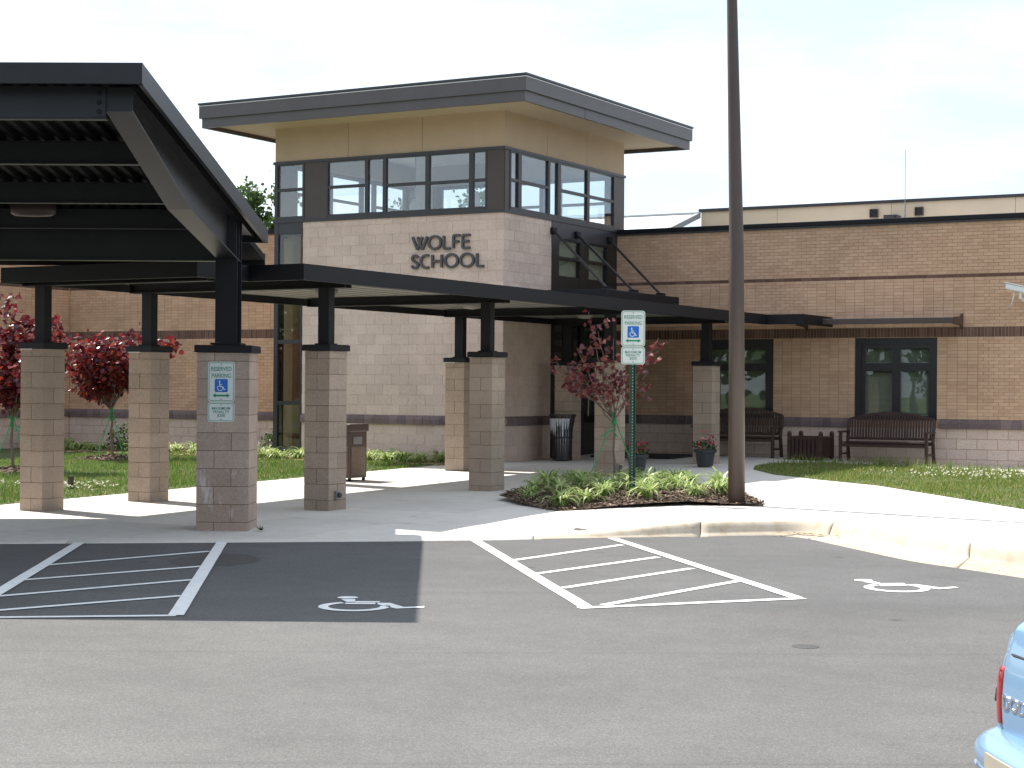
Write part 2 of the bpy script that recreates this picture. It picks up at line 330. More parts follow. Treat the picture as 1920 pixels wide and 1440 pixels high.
def text_mesh(s, size, ext=.0, sx=1., align='CENTER', bold=.012):
    cu = bpy.data.curves.new('text', 'FONT'); cu.body = s; cu.size = size; cu.extrude = ext; cu.align_x = align; cu.align_y = 'CENTER'; cu.resolution_u = 4; cu.offset = size*bold
    t = bpy.data.objects.new('text', cu); COL.objects.link(t); bpy.context.view_layer.update()
    me = bpy.data.meshes.new_from_object(t.evaluated_get(bpy.context.evaluated_depsgraph_get())); bpy.data.objects.remove(t); bpy.data.curves.remove(cu)
    for v in me.vertices: v.co.x *= sx
    return me
def catmull(pts, n):
    out = []
    for i in range(len(pts)-1):
        p0, p1, p2, p3 = pts[max(i-1, 0)], pts[i], pts[i+1], pts[min(i+2, len(pts)-1)]
        for k_ in range(n):
            t = k_/n
            out.append(tuple(.5*((2*b)+(-a+c)*t+(2*a-5*b+4*c-d)*t*t+(-a+3*b-3*c+d)*t**3) for a, b, c, d in zip(p0, p1, p2, p3)))
    return out + [pts[-1]]
def clip_rect(poly, x0, x1, y0, y1):
    def cut(P, ins, inter):
        out = []
        for i in range(len(P)):
            a, b = P[i-1], P[i]
            if ins(b):
                if not ins(a): out.append(inter(a, b))
                out.append(b)
            elif ins(a): out.append(inter(a, b))
        return out
    def ix(v): return lambda a, b: (v, a[1]+(b[1]-a[1])*(v-a[0])/(b[0]-a[0]))
    def iy(v): return lambda a, b: (a[0]+(b[0]-a[0])*(v-a[1])/(b[1]-a[1]), v)
    for ins, it in ((lambda p: p[0] >= x0, ix(x0)), (lambda p: p[0] <= x1, ix(x1)), (lambda p: p[1] >= y0, iy(y0)), (lambda p: p[1] <= y1, iy(y1))):
        if poly: poly = cut(poly, ins, it)
    return poly
def inpoly(x, y, P):
    c = False
    for i in range(len(P)):
        (x1, y1), (x2, y2) = P[i-1], P[i]
        if (y1 > y) != (y2 > y) and x < (x2-x1)*(y-y1)/(y2-y1)+x1: c = not c
    return c
def area(P): return .5*sum(P[i-1][0]*P[i][1]-P[i][0]*P[i-1][1] for i in range(len(P)))

# ------------------------------------------------------------------ ground, asphalt, kerb, sidewalk, lawns
gr = MB().face([(-900, -900, -.6), (900, -900, -.6), (900, 900, -.6), (-900, 900, -.6)]).build('ground', 'lawn_soil'); struct(gr)
lot = MB(); xs = [-40+i*2 for i in range(41)]
P0 = [CW(-45, -22), CW(45, -22), CW(45, 21.5), CW(-45, 21.5)]
lot.face([(p[0], p[1], ASP) for p in P0]); lo = lot.build('parking_lot', 'asphalt'); struct(lo)
Bp = [(-16,16.8),(-8,18.1),(-5.38,18.55),(-2.75,18.96),(-.43,19.35),(.25,19.55),(1.12,19.78),(2.15,20.05),(2.85,20.25),(3.15,20.25),(3.38,19.9),(3.52,19.26),(3.93,17.48),(4.25,16.7),(4.62,15.85),(5.3,14.3),(6.2,12.5),(7.7,10.6),(10.7,8.6)]
Tc = catmull(Tp, 8); Bc = catmull(Bp, 8)
kerb = struct(MB().box(0, .01, 0, .01, -.5, -.49).build('kerb', 'joint_fill'))
kerb.location = (*CW(0, 20.2), -.1); WORLDM['kerb'] = Matrix.Translation(kerb.location)
cuts = [0, 18, 40, 56, 80, 104, 126, len(Tc)-1]
for ci in range(len(cuts)-1):
    m = MB(); rows = []
    for i in range(cuts[ci], min(cuts[ci+1], len(Tc)-1)+1):
        t = Vector(CW(*Tc[i])); b = Vector(CW(*Bc[i])); d = (b-t); L = max(d.length, .02); d = d/L
        zt = max(g(t.x, t.y), ASP+.012); h = zt-ASP; fl = min(.15*L/.35, .14)
        if i == cuts[ci]: sh = .006
        elif i == cuts[ci+1]: sh = -.006
        else: sh = 0
        al = Vector(CW(*Tc[min(i+1, len(Tc)-1)]))-Vector(CW(*Tc[max(i-1, 0)])); al = al.normalized()*sh
        bk = t - d*.09
        rows.append([(*(bk+al), max(g(bk.x, bk.y), ASP+.012)+.002), (*(t+al), zt+.002), (*(t+d*fl*.30+al), zt-.10*h), (*(t+d*fl*.55+al), zt-.35*h), (*(t+d*fl*.85+al), ASP+.2*h+.008), (*(t+d*fl+al), ASP+.012), (*(b+al), ASP+.006), (*(b+d*.01+al), ASP-.06)])
    for i in range(len(rows)-1):
        for j in range(7):
            m.face([rows[i][j], rows[i][j+1], rows[i+1][j+1], rows[i+1][j]])
    m.face([*rows[0], (rows[0][0][0], rows[0][0][1], ASP-.06)][::-1]); m.face([*rows[-1], (rows[-1][0][0], rows[-1][0][1], ASP-.06)])
    me = m.mesh('kerb_stone', smooth=False); bm = bmesh.new(); bm.from_mesh(me); bmesh.ops.remove_doubles(bm, verts=bm.verts, dist=.0005); bm.to_mesh(me); bm.free()
    me.polygons.foreach_set('use_smooth', [len(p.vertices) == 4 for p in me.polygons]); ob('kerb_stone', me, 'kerb_concrete' if ci > 1 else 'concrete', kerb)
# concrete walks in slabs
def off(P, Q, k_): return (P[0]+(Q[0]-P[0])*k_, P[1]+(Q[1]-P[1])*k_)
front = []
for t, b in zip(Tc, Bc):
    T = Vector(CW(*t)); d = (Vector(CW(*b))-T); d = d/max(d.length, .02); q = T-d*.095; front.append((q.x, q.y))
walk = front + [(24, -16), (14.4, -9.9), (11.6, -6.63), (10.1, -4.75), (8.36, -2.6), (6.9, -1.5), (5.9, -.75), (5.1, .3), (4.72, 1.3), (4.62, 2.4), (5.3, 3.25), (6.4, 3.5), (9.4, 3.05), (16, 3.0), (16, 4.9), (0, 4.9), (0, 0), (-.62, -.9), (-.62, -12.95), (-14, -14.3)]
under = MB(); Y0 = -25; CELL = 1.52
swk = bpy.data.meshes.new('sidewalk'); sb = MB()
slabs = []
for i in range(-10, 16):
    for j in range(-14, 5):
        x0, y0 = -.62+i*CELL, .05+j*CELL
        P = clip_rect(walk, x0, x0+CELL, y0, y0+CELL)
        if len(P) < 3 or abs(area(P)) < .004: continue
        sb.face([(p[0], p[1], g(*p)-.03) for p in P])
        Q = clip_rect(walk, x0+.004, x0+CELL-.004, y0+.004, y0+CELL-.004)
        if len(Q) < 3 or abs(area(Q)) < .01: continue
        if area(Q) < 0: Q = Q[::-1]
        slabs.append(Q)
sidewalk = struct(sb.build('sidewalk', 'joint_fill'))
for Q in slabs:
    m = MB(); n = len(Q); b = 0
    m.v = [(p[0], p[1], g(*p)) for p in Q] + [(p[0], p[1], g(*p)-.05) for p in Q]
    m.f = [tuple(range(n))] + [(n+i, n+(i+1) % n, (i+1) % n, i) for i in range(n)]
    me = m.mesh('slab')
    bm = bmesh.new(); bm.from_mesh(me); bmesh.ops.triangulate(bm, faces=[f for f in bm.faces if len(f.verts) > 4]); bm.to_mesh(me); bm.free()
    ob('slab', me, 'concrete', sidewalk)
# lawns: sheets a little below the walks
def sheet(name, poly, mat, dz, step=.8):
    m = MB(); xs = [p[0] for p in poly]; ys = [p[1] for p in poly]; i0 = math.floor(min(xs)/step); i1 = math.ceil(max(xs)/step); j0 = math.floor(min(ys)/step); j1 = math.ceil(max(ys)/step)
    for i in range(i0, i1):
        for j in range(j0, j1):
            P = clip_rect(poly, i*step, (i+1)*step, j*step, (j+1)*step)
            if len(P) >= 3 and abs(area(P)) > 1e-4:
                if area(P) < 0: P = P[::-1]
                m.face([(p[0], p[1], g(*p)+dz(*p)) for p in P])
    return struct(m.build(name, mat))
left_lawn = [(-.61, -12.9), (-.61, -.9), (0, -.02), (-5.5, -.02), (-5.6, 1.55), (-12.8, 1.55), (-12.8, -14.1), (-10, -13.9)]
right_lawn = [(24, -16), (24, 2.9), (16, 2.99), (9.4, 3.04), (6.4, 3.49), (5.3, 3.24), (4.63, 2.4), (4.73, 1.3), (5.11, .3), (5.91, -.74), (6.91, -1.49), (8.37, -2.59), (10.11, -4.74), (11.61, -6.62), (14.41, -9.89)]
sheet('left_lawn', left_lawn, 'lawn_soil', lambda x, y: .004)
sheet('right_lawn', right_lawn, 'lawn_soil', lambda x, y: .004)
bed = [(4.80, -8.42), (5.5, -9.1), (6.46, -9.80), (6.75, -9.45), (7.18, -8.95), (7.65, -8.35), (8.1, -8.2), (8.55, -7.95), (8.1, -7.2), (7.35, -6.3), (6.2, -4.9), (5.3, -3.95), (4.6, -3.9), (4.30, -4.8), (4.45, -6.6)]
bedc = (6.1, -7.0)
def bed_dz(x, y): return .005 + .10*sst(min(1, max(0, 1-math.hypot((x-bedc[0])/3.0, (y-bedc[1])/3.0))*1.6))
sheet('planting_bed', bed, 'mulch_soil', bed_dz, .4)

# painted markings (flat paint on the asphalt, each 4 mm up)
def cwz(P, z): return [(*CW(*p), z) for p in P]
def bar(m, a, b, w0, z):
    a = Vector(a); b = Vector(b); d = (b-a).normalized(); n = Vector((-d.y, d.x))*w0/2; n_ = 14; L = (b-a).length
    lft = []; rgt = []
    for i in range(n_+1):
        q = a.lerp(b, i/n_); j = random.uniform(-.006, .006)
        lft.append(q+n*(1+j*8)); rgt.append(q-n*(1-j*8))
    m.face(cwz([tuple(p) for p in rgt] + [tuple(p) for p in lft[::-1]], z))
marks = struct(MB().box(0, .01, 0, .01, -.02, -.01).build('parking_markings', 'paint_line')); marks.location = (*CW(0, 15), ASP-.3); WORLDM['parking_markings'] = Matrix.Translation(marks.location)
Z4 = ASP+.004
LW = .115
lines = [((-.39,19.36),(.575,13.5),LW),((1.14,19.76),(2.30,14.2),LW),((.02,17.14),(1.19,18.94),.085),((.24,15.92),(1.47,17.58),.085),((.43,14.77),(1.70,16.49),.085),((.72,13.62),(1.99,15.41),.085),((.52,13.42),(2.36,14.16),.10),
         ((-4.58,18.70),(-3.90,12.0),LW),((-3.10,18.90),(-2.43,12.80),LW),((-4.36,16.3),(-3.05,17.85),.085),((-4.22,15.05),(-2.86,16.35),.085),((-4.05,13.9),(-2.74,15.2),.085),((-3.88,12.95),(-2.62,14.02),.085),((-3.75,12.62),(-2.43,12.80),.085)]
for i, (a, b, w0) in enumerate(lines):
    m = MB(); bar(m, a, b, w0, Z4 + (.003 if w0 == LW else 0) + i*.0002); m.build('stripe', 'paint_line', marks)
def symbol(fx):
    z = Z4+.001
    def poly(P): m.face(cwz([fx(*p) for p in P], z))
    m = MB()      # unit sketch in metres: origin at wheel centre, y away from the viewer
    poly([(-.12+.085*math.cos(t*PI/7)*1.15, .62+.085*math.sin(t*PI/7)) for t in range(14)])                # head
    poly([(-.17,.50),(-.04,.50),(-.02,.30),(-.10,.30)][::-1])                                             # trunk
    poly([(-.02,.36),(.20,.36),(.20,.27),(-.02,.27)][::-1])                                               # arm
    poly([(-.10,.25),(.17,.25),(.17,.15),(-.10,.15)][::-1])                                               # thigh
    poly([(.19,.25),(.30,.25),(.44,-.02),(.62,.04),(.62,-.04),(.38,-.13),(.19,.15)][::-1])                 # leg and foot
    rin, rout = .23, .32
    a0, a1 = math.radians(118), math.radians(372); N = 22
    for i in range(N):
        t0, t1 = a0+(a1-a0)*i/N, a0+(a1-a0)*(i+1)/N
        poly([(rin*math.cos(t0), rin*math.sin(t0)), (rout*math.cos(t0), rout*math.sin(t0)), (rout*math.cos(t1), rout*math.sin(t1)), (rin*math.cos(t1), rin*math.sin(t1))][::-1])
    m.build('wheelchair_symbol', 'paint_line', marks)
symbol(lambda x, y: (-1.19+x*.86, 13.42+y*.92))
symbol(lambda x, y: (3.28+x*.86-(y)*.10, 14.95+y*.98+x*.14))
m = MB(); m.face(cwz([(-2.85+.42*math.cos(t*PI/9)*(1+.15*math.sin(3*t)), 17.0+.62*math.sin(t*PI/9)*(1+.12*math.cos(2*t))) for t in range(18)], Z4-.002))
flat('oil_stain', (.052, .048, .044), .6, var=.35, scale=9); struct(m.build('oil_stain', 'oil_stain', marks))
m = MB(); m.face(cwz([(1.93+.09*math.cos(t*PI/8), 11.5+.10*math.sin(t*PI/8)) for t in range(16)], Z4-.002)); m.build('oil_spot', 'oil_stain', marks)

# ------------------------------------------------------------------ masonry fields
BR = {}
def unit_mesh(name, L, H, D):      # box with its back bottom left corner at the origin: along +x, out along -y
    key = (name, round(L, 4), round(H, 4), round(D, 4))
    if key not in BR: BR[key] = MB().box(0, L, -D, 0, 0, H).mesh(name)
    return BR[key]
class Face:          # a wall face: origin, direction along it (angle), outward is to its right-hand side (-y when along +x)
    def __init__(s, ox, oy, ang): s.o = (ox, oy); s.a = ang; s.c = (math.cos(ang), math.sin(ang))
    def P(s, t, d, z): return (s.o[0]+s.c[0]*t+s.c[1]*d, s.o[1]+s.c[1]*t-s.c[0]*d, z)
    def box(s, m, t0, t1, d0, d1, z0, z1, r=0.):
        b = len(m.v); m.v += [s.P(t0,d1,z0), s.P(t1,d1,z0), s.P(t1,d0,z0), s.P(t0,d0,z0), s.P(t0,d1,z1), s.P(t1,d1,z1), s.P(t1,d0,z1), s.P(t0,d0,z1)]
        m.f += [(b,b+3,b+2,b+1),(b+4,b+5,b+6,b+7),(b,b+1,b+5,b+4),(b+1,b+2,b+6,b+5),(b+2,b+3,b+7,b+6),(b+3,b,b+4,b+7)]; m.r += [r]*6
def course_units(t0, t1, z0, z1, L, H, J, stack=False, holes=(), start=0):
    n = max(1, round((z1-z0)/H)); h = (z1-z0)/n; out = []
    for i in range(n):
        za, zb = z0+i*h+J/2, z0+(i+1)*h-J/2
        x = t0 - (0 if stack or (i+start) % 2 == 0 else L/2)
        while x < t1-.001:
            a, b = max(x+J/2, t0), min(x+L-J/2, t1); x += L
            if b-a < .02: continue
            segs = [(a, b)]
            for (h0, h1, w0, w1) in holes:
                if za < w1-.005 and zb > w0+.005:
                    ns = []
                    for (p, q) in segs:
                        if q <= h0 or p >= h1: ns.append((p, q)); continue
                        if p < h0-.02: ns.append((p, h0))
                        if q > h1+.02: ns.append((h1, q))
                    segs = ns
            out += [(p, q, za, zb) for p, q in segs]
    return out
def lay(units, face, depth, name, mat, wall, cap=300, key=None, jit=.002):
    if key: units = sorted(units, key=key)
    for (a, b, za, zb) in units[:cap]:
        o = ob(name, unit_mesh(name, b-a, zb-za, depth), mat, None, face.P(a, -.02+random.uniform(-jit, jit), za), face.a); adopt2(o, wall)
    if len(units) > cap:
        m = MB()
        for (a, b, za, zb) in units[cap:]: face.box(m, a, b, -.02, depth-.02+random.uniform(-jit, jit), za, zb, random.random())
        o = m.build(name+'_field', mat, None, rnd=True); o['kind'] = 'stuff'; adopt2(o, wall)
def adopt2(o, wall):
    o.parent = wall; m = WORLDM.get(wall.name)
    o.matrix_parent_inverse = m.inverted() if m is not None else Matrix.Identity(4)
def core(face, t0, t1, z0, z1, d0, d1, holes, m=None):        # wall body with openings
    m = m or MB(); cuts_ = sorted({t0, t1, *[h for q in holes for h in q[:2] if t0 < h < t1]})
    for a, b in zip(cuts_, cuts_[1:]):
        hs = sorted([(q[2], q[3]) for q in holes if q[0] <= a+1e-6 and q[1] >= b-1e-6]); z = z0
        for (p, q) in hs:
            if p > z: face.box(m, a, b, d0, d1, z, p)
            z = max(z, q)
        if z < z1: face.box(m, a, b, d0, d1, z, z1)
    return m
ZL, ZLB, ZB0, ZB1, ZS0, ZS1 = .913, .73, 2.547, 2.745, 3.727, 3.795
def ledge(face, t0, t1, wall, L=.2032):
    n = round((t1-t0)/L); l = (t1-t0)/n
    prof = [(-.02, ZLB), (.055, ZLB), (.062, ZLB+.10), (.045, ZLB+.155), (.012, ZL-.004), (-.02, ZL)]
    key = ('ledge', round(l, 4))
    if key not in BR:
        m = MB(); m.prism(prof, .006, l-.006, lambda a, b, c: (c, -a, b)); BR[key] = m.mesh('ledge_brick')
        bm = bmesh.new(); bm.from_mesh(BR[key]); bmesh.ops.recalc_face_normals(bm, faces=bm.faces); bm.to_mesh(BR[key]); bm.free()
    for i in range(n):
        adopt2(ob('ledge_brick', BR[key], 'ledge_brick', None, face.P(t0+i*l, random.uniform(-.003, .003), 0), face.a), wall)
    m = MB(); m.prism([(a*.86-.003, ZLB+.006+(b-ZLB)*.97) for a, b in prof], t0, t1, lambda a, b, c: face.P(c, a, b)); o = m.build('ledge_mortar', 'mortar_tan'); adopt2(o, wall)

# ------------------------------------------------------------------ right brick wing
WY = 4.968
wing = thing('brick_wing', 'tan brick wing with two dark windows and a bench walk, right of the tower', 'building', (7, WY, 0))
WF = Face(0, WY, 0); WX1 = 14.6
holes = [(1.99, 3.66, .885, 2.54), (5.42, 7.12, .885, 2.54)]
m = core(WF, 0, WX1, -.3, 4.86, -.30, -.0025, holes); wall = m.build('wall', 'mortar_brown', wing); WORLDM[wall.name] = Matrix.Identity(4)
J = .0085; bl, bh = .2032, .0677
units = []
units += course_units(0, 3.66, ZL, ZB0, bl, bh, J, True, holes); units += course_units(3.66, 5.42, ZL, ZB0, bl, bh, J, True); units += course_units(5.42, 7.12, ZL, ZB0, bl, bh, J, True, holes)
units += course_units(7.12, 7.94, ZL, ZB0, bl, bh, J, True); units += course_units(7.94, WX1, ZL, ZB0, bl, bh, J, False)
units += course_units(0, 3.3, ZB1, ZS0, bl, bh, J, True); units += course_units(3.3, 4.4, ZB1, ZS0, bl, bh, J, False); units += course_units(4.4, 8.05, ZB1, ZS0, bl, bh, J, True); units += course_units(8.05, WX1, ZB1, ZS0, bl, bh, J, False)
units += course_units(0, WX1, ZS1, 4.83, bl, bh, J, False)
lay(units, WF, .024, 'brick', 'tan_brick', wall, 300, key=lambda u: (0 if (u[0] < 9.7 and u[1]-u[0] > .15) else 1, -u[0]))
lay(course_units(0, WX1, ZS0, ZS1, bl, bh, J, True), WF, .026, 'band_brick', 'brown_brick', wall)
sold = []
n = round(WX1/.0677)
for i in range(n): sold.append((i*.0677+.005, (i+1)*.0677-.005, ZB0+.005, ZB1-.005))
m = MB(); WF.box(m, 0, WX1, -.05, .0005, ZB0, ZB1); o = m.build('band_mortar', 'mortar_tan', wall)
lay(sold, WF, .026, 'soldier_brick', 'brown_brick', wall, 300)
ledge(WF, 0, 1.93, wall); ledge(WF, 3.72, 5.36, wall); ledge(WF, 7.18, 14.5, wall); 
lay(course_units(0, WX1, ZLB-5*.2032, ZLB, .4064, .2032, .010, False), WF, .024, 'block', 'pink_block', wall, 300, key=lambda u: u[0])
m = MB(); m.box(-.02, WX1+.05, WY-.07, WY+.40, 4.86, 4.955); bevel(m.build('coping', 'black_steel', wing), .012)
m = MB(); m.box(-.02, WX1, WY-.045, WY-.01, 4.82, 4.86); m.build('coping_drip', 'bronze_frame', wing)
m = MB(); m.box(-.02, WX1, WY+.31, 14.6, 4.6, 4.72); m.build('roof_deck', 'roof_grey', wing)
m = MB(); m.box(WX1-.3, WX1, WY+.31, 14.6, -.3, 4.85); m.build('end_wall', 'tan_brick', wing)
def wing_window(x0, x1, z0, z1):
    y = WY+.09; fm = MB(); t = .13
    m = MB()
    m.box(x0, x0+.12, y-.05, y+.04, z0, z1); m.box(x1-.12, x1, y-.05, y+.04, z0, z1); m.box(x0+.12, x1-.12, y-.05, y+.04, z1-.12, z1); m.box(x0+.12, x1-.12, y-.05, y+.04, z0, z0+.06)
    w_ = m.build('window', 'frame_black', wing); WORLDM[w_.name] = Matrix.Translation((7, WY, 0))
    xm = (x0+x1)/2; px = [(x0+.21, xm-.085), (xm+.085, x1-.19)]
    m = MB(); gy0, gy1 = y-.03, y+.03
    m.box(x0+.12, px[0][0], gy0, gy1, z0+.06, z1-.12); m.box(px[0][1], px[1][0], gy0, gy1, z0+.06, z1-.12); m.box(px[1][1], x1-.12, gy0, gy1, z0+.06, z1-.12)
    for a, b in px:
        m.box(a, b, gy0, gy1, z0+.06, z0+.09); m.box(a, b, gy0, gy1, z0+.985, z0+1.15); m.box(a, b, gy0, gy1, z1-.215, z1-.12)
    f_ = m.build('sash', 'frame_black'); subpart(f_, w_)
    for a, b in px:
        for za, zb in ((z0+.09, z0+.985), (z0+1.15, z1-.215)):
            m = MB(); m.box(a, b, y+.004, y+.012, za, zb); subpart(m.build('pane', 'tint_glass'), w_)
            m = MB()
            for i_, (c0, c1) in enumerate(((a, a+.007), (b-.007, b))): m.box(c0, c1, y-.002, y+.003, za, zb)
            m.box(a, b, y-.002, y+.003, za, za+.007); subpart(m.build('glazing_bead', 'rail_metal'), w_)
        m = MB(); zz = z0+.07
        while zz < z1-.14:
            b0 = len(m.v); m.v += [(a-.03, y+.075, zz), (b+.03, y+.075, zz), (b+.03, y+.095, zz+.021), (a-.03, y+.095, zz+.021)]; m.f.append((b0, b0+1, b0+2, b0+3)); m.r.append(0); zz += .0245
        o = m.build('blind', 'blind'); o['kind'] = 'stuff'; subpart(o, w_)
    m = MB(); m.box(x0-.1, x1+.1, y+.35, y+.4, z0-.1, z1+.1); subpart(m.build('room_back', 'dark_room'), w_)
    m = MB(); m.box(x0-.0, x1+.0, WY-.012, WY+.04, z0-.002, z0+.02); subpart(m.build('sill', 'frame_black'), w_)
def subpart(o, part):
    o.parent = part; o.matrix_parent_inverse = (part_world(part)).inverted(); return o
def part_world(p):
    chain = Matrix.Identity(4); q = p; st_ = []
    while q: st_.append(q); q = q.parent
    for q in reversed(st_): chain = chain @ (q.matrix_parent_inverse if q.parent else Matrix.Identity(4)) @ q.matrix_basis
    return chain
for h in holes: wing_window(*h)
# sunshade bar over the right window
sh = thing('window_sunshade', 'slim brown metal sunshade bar on brackets above the right window', 'sunshade', (6.0, WY, 2.9))
ys = WY-.62
m = MB(); m.box(4.40, 7.62, ys-.05, ys+.03, 2.80, 2.905); bevel(m.build('bar', 'bronze_panel', sh), .012)
m = MB(); m.box(4.40, 7.62, ys-.047, ys+.027, 2.907, 2.915); m.build('bar_top', 'rail_metal', sh)
for i in range(3):
    m = MB(); m.prism([(0, -.012), (.12, .0), (.12, .016), (0, .018)], 4.44, 7.58, lambda a, b, c: (c, ys+.10+i*.15+a, 2.84+b)); m.build('blade', 'bronze_panel', sh)
for x in (4.40, 7.62):
    m = MB(); m.prism([(0, 2.79), (.5, 2.77), (.645, 2.70), (.645, 3.02), (.5, 2.95), (0, 2.92)], x-.02, x+.02, lambda a, b, c: (c, ys+a-.02, b)); m.build('bracket', 'bronze_panel', sh)
# roof of the hall behind and its cream wall
hall = thing('cream_hall', 'cream walled hall with thin dark coping rising behind the brick wing', 'building', (6, 15, 0))
m = MB()
for a, b in ((-2.36, -.15), (-.14, 3.0), (3.01, 6.2), (6.21, 9.4), (9.41, 14)): m.box(a, b, 15, 15.3, 4.0, 6.37)
m.build('wall', 'cream_wall', hall)
m = MB(); m.box(-2.42, 14, 14.94, 15.4, 6.37, 6.45); m.build('coping', 'bronze_frame', hall)
for x in (2.55, 3.75):
    m = MB(); z = 6.12; m.box(x-.11, x+.11, 14.93, 15, z-.11, z-.09); m.box(x-.11, x+.11, 14.93, 15, z+.09, z+.11); m.box(x-.11, x-.09, 14.93, 15, z-.09, z+.09); m.box(x+.09, x+.11, 14.93, 15, z-.09, z+.09); m.box(x-.09, x+.09, 14.985, 15, z-.09, z+.09)
    vent = m.build('vent', 'bronze_panel', hall)
    m = MB()
    for q in range(4): m.box(x-.09, x+.09, 14.945, 14.98, z-.08+q*.045, z-.065+q*.045)
    subpart(m.build('louvre', 'bronze_frame'), vent)
m = MB(); m.box(2.95, 3.30, 14.5, 14.9, 4.72, 6.02); m.box(3.0, 3.25, 14.45, 14.5, 5.78, 5.98); bevel(tag(m.build('rooftop_unit', 'bronze_frame'), 'small dark rooftop unit standing between two square wall vents', 'vent'), .01)
m = MB(); m.tube([(3.43, 14.8, 4.7), (3.43, 14.8, 6.35)], .02); m.tube([(3.43, 14.8, 6.35), (3.43, 14.8, 7.7)], .008, 6); tag(m.build('radio_antenna', 'rail_metal'), 'thin whip antenna rising above the cream wall', 'antenna')
wr = thing('white_roof', 'low white metal roof with grey edge between tower and cream hall', 'roof', (-5, 12, 0))
m = MB(); m.prism([(0, 4.85), (4.9, 6.30), (4.9, 6.18), (0, 4.7)], -12, -2.5, lambda a, b, c: (c, 10+a, b)); bm_o = m.build('roof_panel', 'white_roof', wr)
m = MB(); m.prism([(-.1, 4.70), (5.0, 6.21), (5.0, 6.36), (-.1, 4.86)], -2.5, -2.38, lambda a, b, c: (c, 10+a, b)); m.build('edge_trim', 'roof_grey', wr)
m = MB(); m.box(-12, -2.4, 14.9, 15.0, 6.20, 6.36); m.build('ridge_cap', 'roof_grey', wr)

# ------------------------------------------------------------------ left brick wing
lw = thing('brick_wing', 'tan brick school wing with an inner corner behind the red trees, left of the tower', 'building', (-9, 1.6, 0))
LF = Face(-12.85, 1.6, 0); LL = 12.85-5.56
RF = Face(-12.85, 1.6-5.0, PI/2)      # return wall, faces +x
m = MB(); LF.box(m, -.3, LL, -.30, -.0025, -.3, 4.86); wl = m.build('wall', 'mortar_brown', lw); WORLDM[wl.name] = Matrix.Identity(4)
units = course_units(0, LL, ZL, ZB0, bl, bh, J, False) + course_units(0, 1.5, ZB1, ZS0, bl, bh, J, False) + course_units(1.5, LL, ZB1, ZS0, bl, bh, J, True) + course_units(0, LL, ZS1, 4.83, bl, bh, J, False)
lay(units, LF, .024, 'brick', 'tan_brick', wl, 240, key=lambda u: (0 if (2.745 < u[2] < 3.3 or ZL < u[2] < 2.4) and u[1]-u[0] > .15 else 1, abs(u[0]-4.6)))
m = MB(); LF.box(m, 0, LL, -.05, .0005, ZB0, ZB1); adopt2(m.build('band_mortar', 'mortar_tan'), wl)
lay([(i*.0677+.005, (i+1)*.0677-.005, ZB0+.005, ZB1-.005) for i in range(int(LL/.0677))], LF, .026, 'soldier_brick', 'brown_brick', wl)
lay(course_units(0, LL, ZS0, ZS1, bl, bh, J, True), LF, .026, 'band_brick', 'brown_brick', wl)
ledge(LF, 0, LL, wl)
lay(course_units(0, LL, ZLB-4*.2032, ZLB, .4064, .2032, .010, False), LF, .024, 'block', 'pink_block', wl)
m = MB(); RF.box(m, 0, 4.99, -.30, -.0025, -.4, 4.86); wr2 = m.build('return_wall', 'mortar_brown', lw); WORLDM[wr2.name] = Matrix.Identity(4)
units = course_units(1.5, 4.98, ZL, ZB0, bl, bh, J, False) + course_units(1.5, 4.98, ZB1, ZS0, bl, bh, J, True) + course_units(1.5, 4.98, ZS1, 4.83, bl, bh, J, False)
lay(units, RF, .024, 'brick', 'tan_brick', wr2, 60, key=lambda u: (abs(u[0]-3.2)+abs(u[2]-3.1)))
m = MB(); RF.box(m, 0, 4.97, -.05, .0005, ZB0, ZB1); adopt2(m.build('band_mortar', 'mortar_tan'), wr2)
lay([(1.5+i*.0677+.005, 1.5+(i+1)*.0677-.005, ZB0+.005, ZB1-.005) for i in range(51)], RF, .026, 'soldier_brick', 'brown_brick', wr2)
lay(course_units(1.5, 4.95, ZS0, ZS1, bl, bh, J, True), RF, .026, 'band_brick', 'brown_brick', wr2)
ledge(RF, 1.5, 4.9, wr2)
lay(course_units(1.5, 4.98, ZLB-4*.2032, ZLB, .4064, .2032, .010, False), RF, .024, 'block', 'pink_block', wr2)
m = MB(); m.box(-13.2, -5.56, 1.53, 2.0, 4.86, 4.955); m.box(-13.2, -12.78, -3.4, 1.53, 4.86, 4.955); m.build('coping', 'black_steel', lw)
m = MB(); m.box(-13.1, -5.6, 1.9, 10, 4.6, 4.72); m.build('roof_deck', 'roof_grey', lw)

# ------------------------------------------------------------------ entrance tower
TL, TD = 5.557, 5.306; ZSIL, ZHD = 4.91, 6.174
tw = thing('entrance_tower', 'square entrance tower of pink block with cream top, window band and wide dark roof', 'building', (-2.7, 2.6, 0))
TF = Face(-TL, 0, 0)                 # front, t = X + TL
SF = Face(0, 0, PI/2)                # right side, t = Y, outward +x
def T_(m, name, mat, parent=tw): return m.build(name, mat, parent)
CX = -4.83
m = MB(); m.box(CX, -.001, .001, .28, -.2, ZSIL); m.box(-.28, -.001, .28, 1.94, -.2, ZSIL); bw = T_(m, 'wall', 'mortar_pink'); WORLDM[bw.name] = Matrix.Identity(4)
fu = course_units(TL+CX, TL-.002, ZL, ZSIL, .4064, .2032, .010) 
